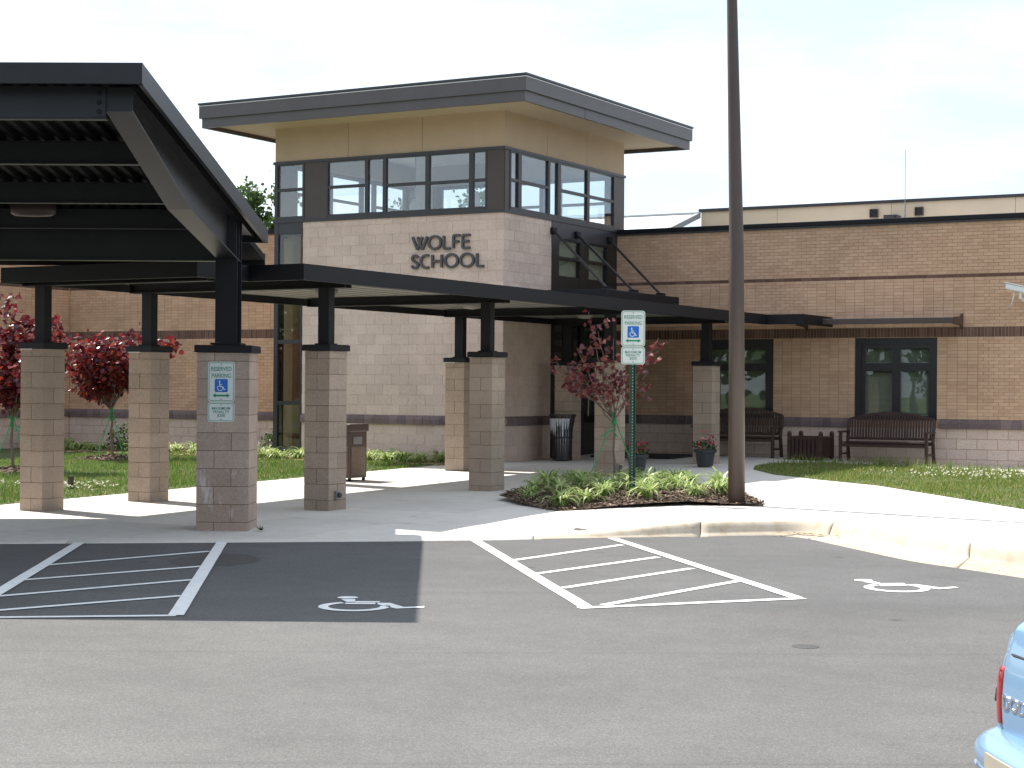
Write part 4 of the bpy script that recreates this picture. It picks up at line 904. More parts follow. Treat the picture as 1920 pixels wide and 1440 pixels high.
# ------------------------------------------------------------------ reserved parking signs
def rrect(w_, h_, r, n=5):
    P = []
    for cx, cz, a0 in ((w_/2-r, h_/2-r, 0), (-w_/2+r, h_/2-r, 90), (-w_/2+r, -h_/2+r, 180), (w_/2-r, -h_/2+r, 270)):
        for i in range(n+1): a = math.radians(a0+90*i/n); P.append((cx+r*math.cos(a), cz+r*math.sin(a)))
    return P
def sign_pair(name, label, loc, rot, sc=1.0, post=None):
    t = thing(name, label, 'sign', loc, 'reserved parking signs', rot)
    def add(m, nm, mat, par, rnd=False):
        me = m.mesh(nm); bm = bmesh.new(); bm.from_mesh(me); bmesh.ops.recalc_face_normals(bm, faces=bm.faces); bm.to_mesh(me); bm.free()
        o = ob(nm, me, mat); o.parent = par; return o
    def V(a, b, c): return (a*sc, -c*sc, b*sc)
    W_, H1, H2 = .305, .457, .225
    z1, z2 = -H1/2, -H1-.004-H2/2
    def plate(zc, h): 
        m = MB(); m.prism([(p[0], p[1]+zc) for p in rrect(W_, h, .035)], 0, .003, V); pl_ = add(m, 'plate', 'sign_white', t)
        m = MB(); A = rrect(W_-.022, h-.022, .027); B = rrect(W_-.034, h-.034, .022)
        for i in range(len(A)): j = (i+1) % len(A); m.face([V(A[i][0], A[i][1]+zc, .0045), V(A[j][0], A[j][1]+zc, .0045), V(B[j][0], B[j][1]+zc, .0045), V(B[i][0], B[i][1]+zc, .0045)])
        add(m, 'border', 'sign_green', pl_)
        for zz in (zc+h/2-.03, zc-h/2+.03):
            m = MB(); m.tube([V(0, zz, .003), V(0, zz, .007)], .006*sc, 8); add(m, 'bolt', 'black_steel', pl_)
        return pl_
    p1 = plate(z1, H1); p2 = plate(z2, H2)
    def txt(s, z, size, sx_, par, mat):
        me = text_mesh(s, size*sc, .0, sx_)
        o = ob('lettering', me, mat); o.parent = par; o.rotation_euler = (PI/2, 0, 0); o.location = (0, -.0048*sc, z*sc)
    txt('RESERVED', -.085, .066, .80, p1, 'sign_grey_green'); txt('PARKING', -.162, .066, .80, p1, 'sign_grey_green')
    txt('MAXIMUM', z2+.042, .045, 1.0, p2, 'sign_grey_green'); txt('PENALTY', z2+.002, .045, 1.0, p2, 'sign_grey_green'); txt('$250', z2-.038, .045, 1.0, p2, 'sign_grey_green')
    m = MB(); m.prism([(p[0], p[1]-.272) for p in rrect(.148, .148, .012)], .003, .0046, V); bq = add(m, 'blue_panel', 'sign_blue', p1)
    # wheelchair figure
    m = MB(); d = .0056
    def st2(P, w_):
        P = [Vector(p) for p in P]
        for i in range(len(P)-1):
            dd = (P[i+1]-P[i]).normalized(); n_ = Vector((-dd.y, dd.x))*w_/2
            m.face([V(q.x, q.y, d+i*.00002) for q in (P[i]-n_, P[i+1]-n_, P[i+1]+n_, P[i]+n_)])
    cx, cz = -.012, -.30
    st2([(cx+.030*math.cos(math.radians(a)), cz+.030*math.sin(math.radians(a))) for a in range(130, 391, 20)], .0085)
    st2([(-.018, -.238), (-.016, -.285), (.018, -.285), (.034, -.318), (.046, -.313)], .010); st2([(-.016, -.262), (.012, -.262)], .008)
    m.face([V(-.019+.010*math.cos(q*PI/6), -.228+.010*math.sin(q*PI/6), d+.0003) for q in range(12)])
    add(m, 'wheelchair_figure', 'sign_white', bq)
    m = MB(); za = -.385; d = .0048
    m.face([V(*q, d) for q in ((-.10, za), (-.062, za-.024), (-.062, za-.010), (.062, za-.010), (.062, za-.024), (.10, za), (.062, za+.024), (.062, za+.010), (-.062, za+.010), (-.062, za+.024))]); add(m, 'arrow', 'sign_green', p1)
    if post:
        z0 = post; m = MB(); m.prism([(-.045, .004), (-.03, .004), (-.022, .034), (.022, .034), (.03, .004), (.045, .004), (.045, .010), (.034, .010), (.026, .042), (-.026, .042), (-.034, .010), (-.045, .010)], z0, -.05, lambda a, b, c: (a, b, c)); po = add(m, 'post', 'post_green', t)
        m = MB(); z = z0+.1
        while z < -.72: m.tube([(0, .030, z), (0, .0335, z)], .006, 6); z += .0254*1.6
        o = add(m, 'punched_holes', 'sign_white', po); o['kind'] = 'stuff'
    return t
q = SM @ Vector((-.02, -.2985-.003, 0))
sign_pair('parking_sign', 'reserved parking sign fixed to the stained block column of the shelter', (q.x-.0, q.y, 1.735), SR, 1.0)
sx0, sy0 = 6.735, -8.172; gz = g(sx0, sy0)+.05
top = 1.4385 + (733-583)/3300*23.83
sign_pair('parking_sign', 'reserved parking sign on a green punched post in the front planting bed', (sx0, sy0, top), YAW+.05, 1.06, gz-top)

# ------------------------------------------------------------------ light pole
lp = thing('light_pole', 'tall brown tapered steel light pole at the end of the planting bed', 'light pole', (8.17, -7.97, -.07))
gz = g(8.17, -7.97)
m = MB(); m.tube([(8.17, -7.97, gz-.05), (8.155, -7.985, 3.2), (8.085, -8.035, 6.62), (8.05, -8.06, 9.2)], [.114, .098, .069, .056], 24); m.build('shaft', 'pole_paint', lp, smooth=True)
m = MB(); m.box(7.55, 8.55, -8.20, -7.92, 9.2, 9.36); bevel(m.build('lamp_head', 'pole_paint', lp), .02)

# ------------------------------------------------------------------ furniture
def bench(loc, rotz=0, label=''):
    t = thing('bench', label, 'bench', loc, 'brown slatted benches along the brick wall', rotz)
    W_ = 1.80; h = W_/2
    def A(m, nm, parent=None, bev=.006):
        o = ob(nm, m.mesh(nm), 'bench_paint'); o.parent = parent or t
        if bev: bevel(o, bev, 1)
        return o
    # local: x along, y = 0 at back, -y front
    for s in (-1, 1):
        x0, x1 = sorted((s*h, s*(h-.06)))
        m = MB(); m.prism([(-.53, 0), (-.47, 0), (-.47, .60), (-.53, .60)], x0, x1, lambda a, b, c: (c, a, b)); A(m, 'leg')
        m = MB(); m.prism([(-.02, 0), (.05, 0), (-.03, .42), (.06, .86), (.0, .88), (-.09, .42)], x0, x1, lambda a, b, c: (c, a, b)); A(m, 'leg')
        m = MB(); m.prism([(-.57, .60), (.0, .60), (.0, .635), (-.57, .64)], x0-.01, x1+.01, lambda a, b, c: (c, a, b)); A(m, 'armrest')
        m = MB(); m.box((x0+x1)/2-.02, (x0+x1)/2+.02, -.47, .0, .16, .20); A(m, 'stretcher')
    m = MB(); m.box(-h+.06, h-.06, -.525, -.49, .33, .39); A(m, 'front_rail')
    m = MB(); m.box(-h+.06, h-.06, -.08, -.045, .36, .42); A(m, 'rear_rail')
    for i in range(7):
        y = -.54+i*.069; z = .43-.02*math.sin(i/6*PI); m = MB(); m.box(-h+.062, h-.062, y, y+.055, z-.022+.0001*i, z); A(m, 'seat_slat', bev=.004)
    def arch(x): return .88+.14*(1-(x/h)**2)
    nseg = 16; tp = [(-h+.03+(2*h-.06)*i/nseg, arch(-h+.03+(2*h-.06)*i/nseg)) for i in range(nseg+1)]
    m = MB(); P = [(x, z) for x, z in tp] + [(x, z-.06) for x, z in tp[::-1]]
    for i in range(nseg): m.prism([(tp[i][0], tp[i][1]-.055), (tp[i+1][0], tp[i+1][1]-.055), tp[i+1], tp[i]], 0, .045, lambda a, b, c: (a, .01+c, b))
    A(m, 'top_rail', bev=0)
    m = MB(); m.box(-h+.06, h-.06, -.035, .005, .46, .51); br = A(m, 'back_rail')
    n_ = 29
    for i in range(n_):
        x = -h+.10+(2*h-.2)*i/(n_-1); z1 = arch(x)-.05
        m = MB(); m.prism([(x-.018, .0), (x+.018, .0), (x+.018, .016), (x-.018, .016)], .51, z1, lambda a, b, c: (a, b-.012+(c-.5)*.07, c)); A(m, 'back_slat', bev=0)
    return t
bench((6.30, 4.60, g(6.3, 4.3)), 0, 'brown slatted bench with arched back under the right window')
bench((3.12, 4.60, g(3.12, 4.3)), 0, 'brown slatted bench in canopy shade behind the light pole')
# slatted planter
pb = thing('planter_box', 'square brown slatted planter box with corner posts between the two benches', 'planter', (4.75, 4.25, g(4.75, 4.25)))
h = .33
def PA(m, nm, mat='bench_paint'): o = ob(nm, m.mesh(nm), mat); o.parent = pb; return o
for sx_ in (-1, 1):
    for sy_ in (-1, 1): 
        m = MB(); m.box(sx_*h-.035, sx_*h+.035, sy_*h-.035, sy_*h+.035, 0, .50); m.lathe([(.045, .50), (.05, .525), (.035, .56), (.01, .575)], sx_*h, sy_*h, 10); PA(m, 'post')
for s_ in (-1, 1):
    for i in range(8):
        x = -h+.075+i*.086; m = MB(); m.box(x-.028, x+.028, s_*h-.012, s_*h+.012, .05, .42); PA(m, 'slat'); m = MB(); m.box(s_*h-.012, s_*h+.012, x-.028, x+.028, .05, .42); PA(m, 'slat')
    m = MB(); m.box(-h+.035, h-.035, s_*h-.022, s_*h+.022, .421, .465); PA(m, 'rail'); m = MB(); m.box(s_*h-.022, s_*h+.022, -h+.035, h-.035, .421, .465); PA(m, 'rail')
m = MB(); m.box(-h+.02, h-.02, -h+.02, h-.02, .03, .38); PA(m, 'liner', 'soil')
# trash bin with liner bag
bx, by = .71, 1.15; bz = g(bx, by)
tb = thing('litter_bin', 'black slatted steel litter bin with white bag beside the entrance doors', 'litter bin', (bx, by, bz))
m = MB(); m.lathe([(.165, .03), (.20, .70)], 0, 0, 20); o = ob('liner', m.mesh('liner', smooth=True), 'bag'); o.parent = tb
for i in range(22):
    a = 2*PI*i/22; ca, sa = math.cos(a), math.sin(a); m = MB()
    pr = [(.185, .02), (.185, .45), (.205, .66), (.25, .90)]
    for (r0, z0), (r1, z1) in zip(pr, pr[1:]):
        b0 = len(m.v)
        for (r_, z_) in ((r0, z0), (r1, z1)):
            for (tt, dr) in ((-.019, 0), (.019, 0), (.019, .008), (-.019, .008)): m.v.append(((r_+dr)*ca-tt*sa, (r_+dr)*sa+tt*ca, z_))
        m.f += [(b0+j, b0+(j+1) % 4, b0+4+(j+1) % 4, b0+4+j) for j in range(4)]
    o = ob('slat', m.mesh('slat'), 'bin_paint'); o.parent = tb
for r_, z_, hh in ((.255, .88, .045), (.197, .03, .03), (.20, .45, .03)):
    m = MB(); N = 28; b0 = 0
    for j in range(N):
        a = 2*PI*j/N
        for (rr, zz) in ((r_-.03, z_), (r_+.015, z_), (r_+.015, z_+hh), (r_-.03, z_+hh)): m.v.append((rr*math.cos(a), rr*math.sin(a), zz))
    m.f = [(4*j+q, 4*((j+1) % N)+q, 4*((j+1) % N)+(q+1) % 4, 4*j+(q+1) % 4) for j in range(N) for q in range(4)]
    o = ob('hoop', m.mesh('hoop'), 'bin_paint'); o.parent = tb
m = MB(); rb = random.Random(3)
for j in range(10):
    a = -2.6+j*.22; L_ = rb.uniform(.12, .40); w_ = .035
    P = [(.262, a-w_*3, .84), (.262, a+w_*3, .84), (.236, a+w_*2, .80-L_*.6), (.232, a-w_, .80-L_)]
    m.face([(r_*math.cos(q), r_*math.sin(q), z_) for r_, q, z_ in P])
o = ob('bag_folds', m.mesh('bag_folds'), 'bag'); o.parent = tb
# brown box bin behind the column
bx, by = .44, -5.95; bz = g(bx, by)
bb = thing('box_bin', 'brown box bin with pebbled panels and dark lid behind a walkway column', 'litter bin', (bx, by, bz))
def BB(m, nm, mat): o = ob(nm, m.mesh(nm), mat); o.parent = bb; return o
m = MB(); m.box(-.27, .27, -.24, .24, .05, .80); BB(m, 'body', 'bin_lid')
for s_ in (-1, 1):
    m = MB(); m.box(s_*.272-.004, s_*.272+.004, -.20, .20, .10, .56); BB(m, 'panel', 'pebble')
    m = MB(); m.box(-.23, .23, s_*.242-.004, s_*.242+.004, .10, .56); BB(m, 'panel', 'pebble')
m = MB(); m.box(.274, .278, -.15, .10, .60, .72); m.box(-.18, .18, -.247, -.243, .60, .72); BB(m, 'opening', 'rail_metal')
m = MB(); m.box(-.30, .30, -.27, .27, .80, .93); bevel(BB(m, 'lid', 'bin_lid'), .02)
m = MB()
for sx_ in (-.24, .24):
    for sy_ in (-.2, .2): m.box(sx_-.02, sx_+.02, sy_-.02, sy_+.02, 0, .05)
BB(m, 'foot', 'black_steel')
# flower pots
def leaf_cluster(m, c, r, n, size, rng, flat_=.6):
    for _ in range(n):
        v = Vector((rng.gauss(0, 1), rng.gauss(0, 1), rng.gauss(0, 1)*flat_)).normalized()*r*rng.uniform(.35, 1); p = Vector(c)+v
        a = Vector((rng.gauss(0, 1), rng.gauss(0, 1), rng.gauss(0, 1))).normalized(); b_ = a.orthogonal().normalized()*size*rng.uniform(.6, 1.2); a = a*size*rng.uniform(.6, 1.2)
        m.face([p-a, p-a*.2+b_*.55, p+a*.6+b_*.35, p+a, p+a*.5-b_*.4, p-a*.2-b_*.55], rng.random())
def pot(x, y, label, fl, s=1.0, seed=1):
    z = g(x, y); t = thing('flower_pot', label, 'flower pot', (x, y, z), 'flower pots by the canopy columns')
    m = MB(); m.lathe([(.135*s, 0), (.145*s, .02), (.185*s, .27*s), (.215*s, .275*s), (.22*s, .33*s), (.20*s, .335*s), (.19*s, .30*s)], 0, 0, 24); o = ob('pot', m.mesh('pot', smooth=False), 'pot_glaze'); o.parent = t
    rng = random.Random(seed)
    m = MB(); leaf_cluster(m, (0, 0, .40*s), .23*s, 160, .035, rng, .5); o = ob('foliage', m.mesh('foliage', True), 'shrub_leaf'); o.parent = t
    m = MB(); leaf_cluster(m, (0, 0, .44*s), .25*s, 70, .034, rng, .55); o = ob('blossoms', m.mesh('blossoms', True), fl); o.parent = t
pot(4.06, .50, 'dark flower pot with pink blooms in front of the right canopy column', 'pink_flower', 1.0, 5)
pot(3.62, -1.50, 'dark flower pot with red blooms half hidden by the sign post', 'red_flower', .95, 9)
# door mat
m = MB(); m.box(.55, 2.35, 2.7, 4.4, g(1.5, 3.4)-.01, g(1.5, 4.2)+.025); tag(bevel(m.build('door_mat', 'mat_black'), .005), 'black door mat on the concrete in front of the entrance doors', 'mat')
# security camera
sc_ = thing('security_camera', 'white security camera on a wall bracket at the right edge', 'camera', (9.0, WY, 3.4))
m = MB(); m.prism(rrect(.15, .12, .03), 0, .55, lambda a, b, c: (8.62+c*.80, 4.42+a+c*.30, 3.50+b-c*.20)); m.build('housing', 'camera_white', sc_)
m = MB(); m.prism(rrect(.18, .015, .007), -.03, .57, lambda a, b, c: (8.62+c*.80, 4.42+a+c*.30, 3.568+b-c*.20)); m.build('sun_shield', 'camera_white', sc_)
m = MB(); m.tube([(8.86, 4.50, 3.40), (8.86, 4.50, 3.28), (8.90, 4.75, 3.22), (8.90, WY, 3.22)], .03, 8); m.build('bracket', 'camera_white', sc_)
m = MB(); m.tube(catmull([(8.76, 4.46, 3.42), (8.73, 4.5, 3.28), (8.66, 4.6, 3.15), (8.56, 4.85, 3.09), (8.53, WY-.01, 3.08)], 6), .012, 6); m.build('cable', 'camera_white', sc_)
# small fittings on the columns
def fitting(x, y, z, label, s=.05):
    t = thing('outdoor_socket', label, 'socket', (x, y, z), 'sockets on the block columns')
    m = MB(); m.box(-.02, .02, -s, s, -s*1.2, s*1.2); o = ob('box', m.mesh('box'), 'rail_metal'); o.parent = t
    m = MB(); m.lathe([(s*.8, 0), (s*.7, .03), (s*.2, .035)], 0, 0, 12); o = ob('cover', m.mesh('cover'), 'bronze_frame'); o.parent = t; o.rotation_euler = (0, PI/2, 0); o.location = (.02, 0, 0)
fitting(3.855+.018, -10.97-.03, .06, 'grey socket low on the side of the column right of the shelter', .045)
fitting(3.855+.018, -2.75, .13, 'grey socket low on the column behind the small plum tree', .05)

# ------------------------------------------------------------------ sedan parked at the right edge, tail towards the left
ch = math.radians(8.9)
pc = CW(1.512, 5.86); ca = YAW+ch
CM = Matrix.Translation((pc[0], pc[1], ASP)) @ Matrix.Rotation(ca, 4, 'Z') @ Matrix.Translation((0, -.86, 0))   # x forward, y to its left, tail at x = 0
car = thing('sedan', 'light blue sedan cut off by the right edge of the picture', 'car', tuple(CM @ Vector((2.2, 0, 0))), None, ca)
WORLDM[car.name] = Matrix.Translation(CM @ Vector((2.2, 0, 0))) @ Matrix.Rotation(ca, 4, 'Z')
def loft(secs, name, mat, parent=None, nr=4, ns=5):      # smooth skin through closed sections
    rings = []
    for s_ in secs:
        q = catmull([s_[-1]]+list(s_)+[s_[0], s_[1]], nr); rings.append(q[nr:nr*(len(s_)+1)])
    n_ = len(rings[0]); cols_ = [catmull([r_[j] for r_ in rings], ns) for j in range(n_)]; N = len(cols_[0]); m = MB()
    m.v = [tuple(CM @ Vector(cols_[j][i])) for i in range(N) for j in range(n_)]
    for i in range(N-1):
        for j in range(n_): m.f.append((i*n_+j, i*n_+(j+1) % n_, (i+1)*n_+(j+1) % n_, (i+1)*n_+j))
    m.f += [tuple(range(n_-1, -1, -1)), tuple(range((N-1)*n_, N*n_))]; m.r = [0]*len(m.f)
    me = m.mesh(name); bm = bmesh.new(); bm.from_mesh(me); bmesh.ops.recalc_face_normals(bm, faces=bm.faces); bm.to_mesh(me); bm.free()
    me.polygons.foreach_set('use_smooth', [len(p.vertices) == 4 for p in me.polygons]); o = ob(name, me, mat); subpart(o, parent or car); return o
def sec(x, hw, zb, zs, zt, tw_, lean=0.):
    L_ = [(hw*.86, zb), (hw*.97, zb+.07), (hw, (zb+zs)/2), (hw*.99, zs-.07), (hw*.955, zs), (tw_, zt-.012), (tw_*.8, zt), (tw_*.4, zt+.006)]
    P = [(x+lean*(z-.6), y, z) for y, z in L_]; return P + [(p[0], -p[1], p[2]) for p in reversed(P)]
body = [sec(.112, .80, .36, .76, .83, .745), sec(.112, .840, .34, .81, .885, .765, .05), sec(.14, .853, .30, .84, .915, .765, .09), sec(.24, .858, .27, .85, .93, .755, .06), sec(.50, .862, .24, .86, .94, .75), sec(1.0, .866, .22, .87, .95, .75), sec(2.2, .87, .20, .87, .95, .74), sec(3.3, .865, .20, .85, .93, .73), sec(4.1, .83, .24, .76, .84, .70), sec(4.45, .70, .30, .62, .70, .58)]
loft(body, 'body', 'car_blue')
cab = [[(x, y, z) for y, z in ((.72, .90), (hw*1.06, (zz+.9)/2), (hw, zz-.07), (hw*.8, zz), (-hw*.8, zz), (-hw, zz-.07), (-hw*1.06, (zz+.9)/2), (-.72, .90))] for x, hw, zz in ((.90, .66, .98), (1.35, .58, 1.32), (2.0, .57, 1.40), (2.7, .56, 1.36), (3.4, .64, .97))]
loft(cab, 'cabin', 'dark_glass')
roofp = [[(x, y, z) for y, z in ((hw, zz-.04), (hw*.8, zz+.012), (0, zz+.025), (-hw*.8, zz+.012), (-hw, zz-.04), (0, zz-.03))] for x, hw, zz in ((1.32, .58, 1.325), (1.6, .59, 1.385), (2.1, .585, 1.408), (2.65, .565, 1.375))]
loft(roofp, 'roof_panel', 'car_blue')
for s_ in (1, -1):
    for P_, r_ in ((((.90, .70, .93), (1.10, .665, 1.12), (1.36, .592, 1.305)), .045), (((3.42, .70, .94), (3.10, .645, 1.16), (2.68, .575, 1.345)), .035), (((2.12, .745, .93), (2.08, .67, 1.15), (2.06, .585, 1.37)), .03)):
        m = MB(); m.tube([tuple(CM @ Vector((p[0], s_*p[1], p[2]))) for p in P_], r_, 8); subpart(m.build('pillar', 'car_blue', smooth=True), car)
bs = [(-.885, .46), (-.89, .20), (-.88, .12), (-.84, .045), (-.55, -.01), (0, -.03), (.55, -.01), (.84, .045), (.88, .12), (.89, .20), (.885, .46)]
def bump_sec(y, x_): return [(x_+.04, y, .30), (x_+.015, y, .37), (x_-.008, y, .44), (x_-.018, y, .49), (x_-.002, y, .522), (x_+.04, y, .545), (x_+.11, y, .562), (x_+.24, y, .562), (x_+.24, y, .43), (x_+.24, y, .30)]
bump_ = loft([bump_sec(y, x) for y, x in bs], 'bumper', 'car_blue', None, 3, 6)
def strip(z0, z1, dx, name, mat, y0, y1):
    m = MB(); pts = catmull(bs, 8); P = [(y, x+dx) for y, x in pts if y0 <= y <= y1]
    for (ya_, xa_), (yb_, xb_) in zip(P, P[1:]): m.face([tuple(CM @ Vector(v)) for v in ((xa_, ya_, z0), (xb_, yb_, z0), (xb_, yb_, z1), (xa_, ya_, z1))])
    o = m.build(name, mat); subpart(o, bump_); md = o.modifiers.new('s', 'SOLIDIFY'); md.thickness = .010; md.offset = 0
strip(.465, .513, -.019, 'rub_strip', 'carbody_grey', -.66, .66); strip(.428, .443, -.012, 'chrome_strip', 'chrome', -.88, .89); 
for s_ in (1, -1):
    secs = [[(x+.035, s_*.765, z), (x, s_*.768, z), (x-.004, s_*.80, z), (x+.012, s_*.838, z), (x+.05, s_*.860, z), (x+.11, s_*.868, z), (x+.11, s_*.83, z), (x+.06, s_*.79, z)] for z, x in ((.572, .104), (.582, .096), (.66, .094), (.725, .098), (.752, .104), (.762, .116))]
    tl_ = loft(secs, 'tail_light', 'tail_red', None, 3, 3)
    m = MB(); m.face([tuple(CM @ Vector(v)) for v in ((.102, s_*.842, .640), (.150, s_*.872, .640), (.156, s_*.872, .685), (.108, s_*.842, .685))]); o = m.build('side_marker', 'bronze_frame'); subpart(o, tl_); md = o.modifiers.new('s', 'SOLIDIFY'); md.thickness = .008; md.offset = 0
    m = MB(); m.tube([tuple(CM @ Vector(v)) for v in ((.106, s_*.760, .50), (.098, s_*.760, .60), (.104, s_*.760, .72), (.125, s_*.758, .79), (.19, s_*.752, .875))], .004, 6); subpart(m.build('panel_gap', 'rubber'), car)
lid = []
for x, zz in ((.112, .50), (.096, .56), (.090, .64), (.094, .72), (.104, .79), (.122, .86), (.16, .915), (.30, .942), (.60, .96), (.90, .975)):
    lid.append([(x, .752, zz-.006), (x-.008, .70, zz), (x-.014, .35, zz+.003), (x-.016, 0, zz+.004), (x-.014, -.35, zz+.003), (x-.008, -.70, zz), (x, -.752, zz-.006), (x+.04, -.70, zz-.03), (x+.04, 0, zz-.03), (x+.04, .70, zz-.03)])
tr_ = loft(lid, 'boot_lid', 'car_blue', None, 3, 4)
me = text_mesh('DODGE', .062, .004, 1.25, 'LEFT', .02); o = ob('badge', me, 'chrome')
BMx = CM @ Matrix.Translation((.081, .742, .655)) @ Matrix(((0, 0, -1, 0), (-1, 0, 0, 0), (0, 1, 0, 0), (0, 0, 0, 1))); o.matrix_world = BMx; o.parent = tr_; o.matrix_parent_inverse = part_world(tr_).inverted()
for zz_, dx_ in ((.812, .004),):
    m = MB(); m.tube([tuple(CM @ Vector((x+dx_, y, zz_))) for x, y in ((.205, .838), (.150, .826), (.122, .795), (.108, .752), (.098, .70), (.092, .35), (.090, 0), (.092, -.35), (.098, -.70), (.108, -.752), (.122, -.795), (.150, -.826), (.205, -.838))], .0055, 6); subpart(m.build('seam', 'bronze_frame'), tr_)
for x, s_ in ((.95, 1), (.95, -1), (3.6, 1), (3.6, -1)):
    m = MB(); m.tube([tuple(CM @ Vector((x, s_*.72, .31))), tuple(CM @ Vector((x, s_*.885, .31)))], .31, 28); wh = m.build('wheel', 'rubber'); subpart(wh, car)
    m = MB(); m.tube([tuple(CM @ Vector((x, s_*.886, .31))), tuple(CM @ Vector((x, s_*.895, .31)))], .20, 24); subpart(m.build('rim', 'rail_metal'), wh)

# ------------------------------------------------------------------ trees
def limb(m, a, b, r0, r1, bend, rng, n=5):
    a, b = Vector(a), Vector(b); pts = []
    for i in range(n+1):
        t = i/n; p = a.lerp(b, t)+Vector((rng.gauss(0, 1), rng.gauss(0, 1), rng.gauss(0, .5)))*bend*(t*(1-t)*2 + (.12 if i == n else 0)); pts.append(p)
    m.tube(pts, [r0+(r1-r0)*i/n for i in range(n+1)], 5); return pts
def heart(m, p, d, size, rng, droop=.6):
    n_ = Vector((rng.gauss(0, 1), rng.gauss(0, 1), rng.gauss(.5, .8))).normalized(); a = (Vector(d)*.5+Vector((rng.gauss(0, .7), rng.gauss(0, .7), -droop))).normalized()
    b_ = a.cross(n_).normalized(); s = size*rng.uniform(.65, 1.2); n2 = a.cross(b_)*s*.12; p = Vector(p)
    r = rng.random()
    m.face([p, p+a*s*.12+b_*s*.42-n2, p+a*s*.5+b_*s*.46-n2, p+a*s*1.0], r); m.face([p, p+a*s*1.0, p+a*s*.5-b_*s*.46-n2, p+a*s*.12-b_*s*.42-n2], r)
def small_tree(name, label, base, fork, tips, leaf, lsize, nleaf, seed, group, per=7, straps=None, tr=.022, spread=.16):
    rng = random.Random(seed); z = base[2]
    t = thing(name, label, 'tree', base, group)
    m = MB(); f = Vector(fork); limb(m, (base[0], base[1], z-.05), f, tr, tr*.72, .02, rng, 6)
    lv = MB(); ends = []
    for tip in tips:
        tip = Vector(tip); mid = f.lerp(tip, .5)+Vector((rng.gauss(0, .05), rng.gauss(0, .05), .04))
        pts = limb(m, f-Vector((0, 0, rng.uniform(0, .12))), tip, tr*.5, .004, .07, rng, 7)
        for q in range(per):
            k_ = rng.randint(2, 6); p = pts[k_].lerp(pts[k_+1], rng.random()); d = (Vector((rng.gauss(0, 1), rng.gauss(0, 1), rng.uniform(-.2, .9)))).normalized(); L_ = rng.uniform(.18, .42)
            tw = limb(m, p, p+d*L_, .004, .0015, .03, rng, 3); ends.append(tw)
        ends.append(pts[4:])
    per_leaf = nleaf/len(ends)
    for e in ends:
        for _ in range(int(per_leaf+rng.random())):
            i = rng.randint(0, len(e)-2); p = e[i].lerp(e[i+1], rng.random())+Vector((rng.gauss(0, spread*.35), rng.gauss(0, spread*.35), rng.gauss(0, spread*.3)))
            heart(lv, p, (e[i+1]-e[i]).normalized(), lsize, rng)
    tk = m.build('trunk', 'twig', t); cr_ = lv.build('crown', leaf, t, rnd=True)
    if straps:
        for (a, b) in straps:
            m = MB(); m.tube([a, tuple((Vector(a)+Vector(b))/2+Vector((0, 0, -.01))), b], .010, 5); m.build('guy_strap', 'strap_green', t)
        m = MB(); 
        for j in range(5): m.tube([(f.x+rng.gauss(0, .03), f.y+rng.gauss(0, .03), f.z-.05+rng.gauss(0, .04)) for _ in range(3)], .012, 5)
        for j in range(3): m.tube([(f.x, f.y, f.z-.08), (f.x+rng.gauss(0, .05), f.y+rng.gauss(0, .05), f.z-.20), (f.x+rng.gauss(0, .09), f.y+rng.gauss(0, .09), f.z-.32)], .008, 5)
        m.build('strap_knot', 'strap_green', t)
    return t
GR = 'young purple-leaved trees'
rr = Vector((rt.x, rt.y, 0)); ff = Vector((-rt.y, rt.x, 0))
def RP(base, right, fwd, z): v = Vector((base[0], base[1], 0))+rr*right+ff*fwd; return (v.x, v.y, z)
b1 = (4.66, -4.52, g(4.66, -4.52)+.05)
rng = random.Random(21)
tips = [RP(b1, -.95, .0, 1.88), RP(b1, -.75, .3, 1.70), RP(b1, -.62, -.3, 2.10), RP(b1, -.42, .2, 2.70), RP(b1, -.28, -.2, 2.38), RP(b1, .0, .3, 2.28), RP(b1, .22, -.2, 2.05), RP(b1, .42, .1, 1.92), RP(b1, .70, .1, 2.28), RP(b1, .55, .3, 1.75), RP(b1, -.5, -.4, 1.60), RP(b1, -.2, .4, 1.80), RP(b1, .15, .4, 1.75), RP(b1, -.80, .1, 1.55)]
small_tree('redbud_tree', 'small plum-leaved tree tied with green straps in the front bed', b1, RP(b1, -.01, 0, 1.02), tips, 'plum_leaf', .088, 560, 4, GR, 6, [(RP(b1, -.02, 0, .98), RP(b1, -.42, -.15, .02)), (RP(b1, .02, 0, .95), RP(b1, .36, .3, .12))])
b2 = (-7.46, -2.82, g(-7.46, -2.82)+.05)
tips = [RP(b2, rng.uniform(-.98, 1.02), rng.uniform(-.8, .8), rng.uniform(1.75, 2.42)) for _ in range(20)] + [RP(b2, 1.0, 0, 2.40), RP(b2, .4, .1, 2.62), RP(b2, -.95, 0, 2.2), RP(b2, .7, -.2, 2.5), RP(b2, -.6, .2, 1.7), RP(b2, .15, .2, 2.55), RP(b2, -1.0, 0, 1.85)]
small_tree('redbud_tree', 'round red-leaved young tree behind the second walkway column from the left', b2, RP(b2, -.02, 0, 1.08), tips, 'red_leaf', .105, 3300, 8, GR, 8, [(RP(b2, 0, 0, 1.0), RP(b2, -.25, -.3, 0.0)), (RP(b2, 0, 0, 1.0), RP(b2, .28, -.2, 0.0))], .03, .26)
b3 = (-6.01, -6.94, g(-6.01, -6.94)+.05)
tips = [RP(b3, rng.uniform(-.95, .72), rng.uniform(-.7, .7), rng.uniform(1.65, 2.75)) for _ in range(22)] + [RP(b3, -.2, 0, 2.95), RP(b3, .72, 0, 2.6), RP(b3, -.1, .2, 2.8), RP(b3, .7, 0, 1.9), RP(b3, .55, .1, 2.3)]
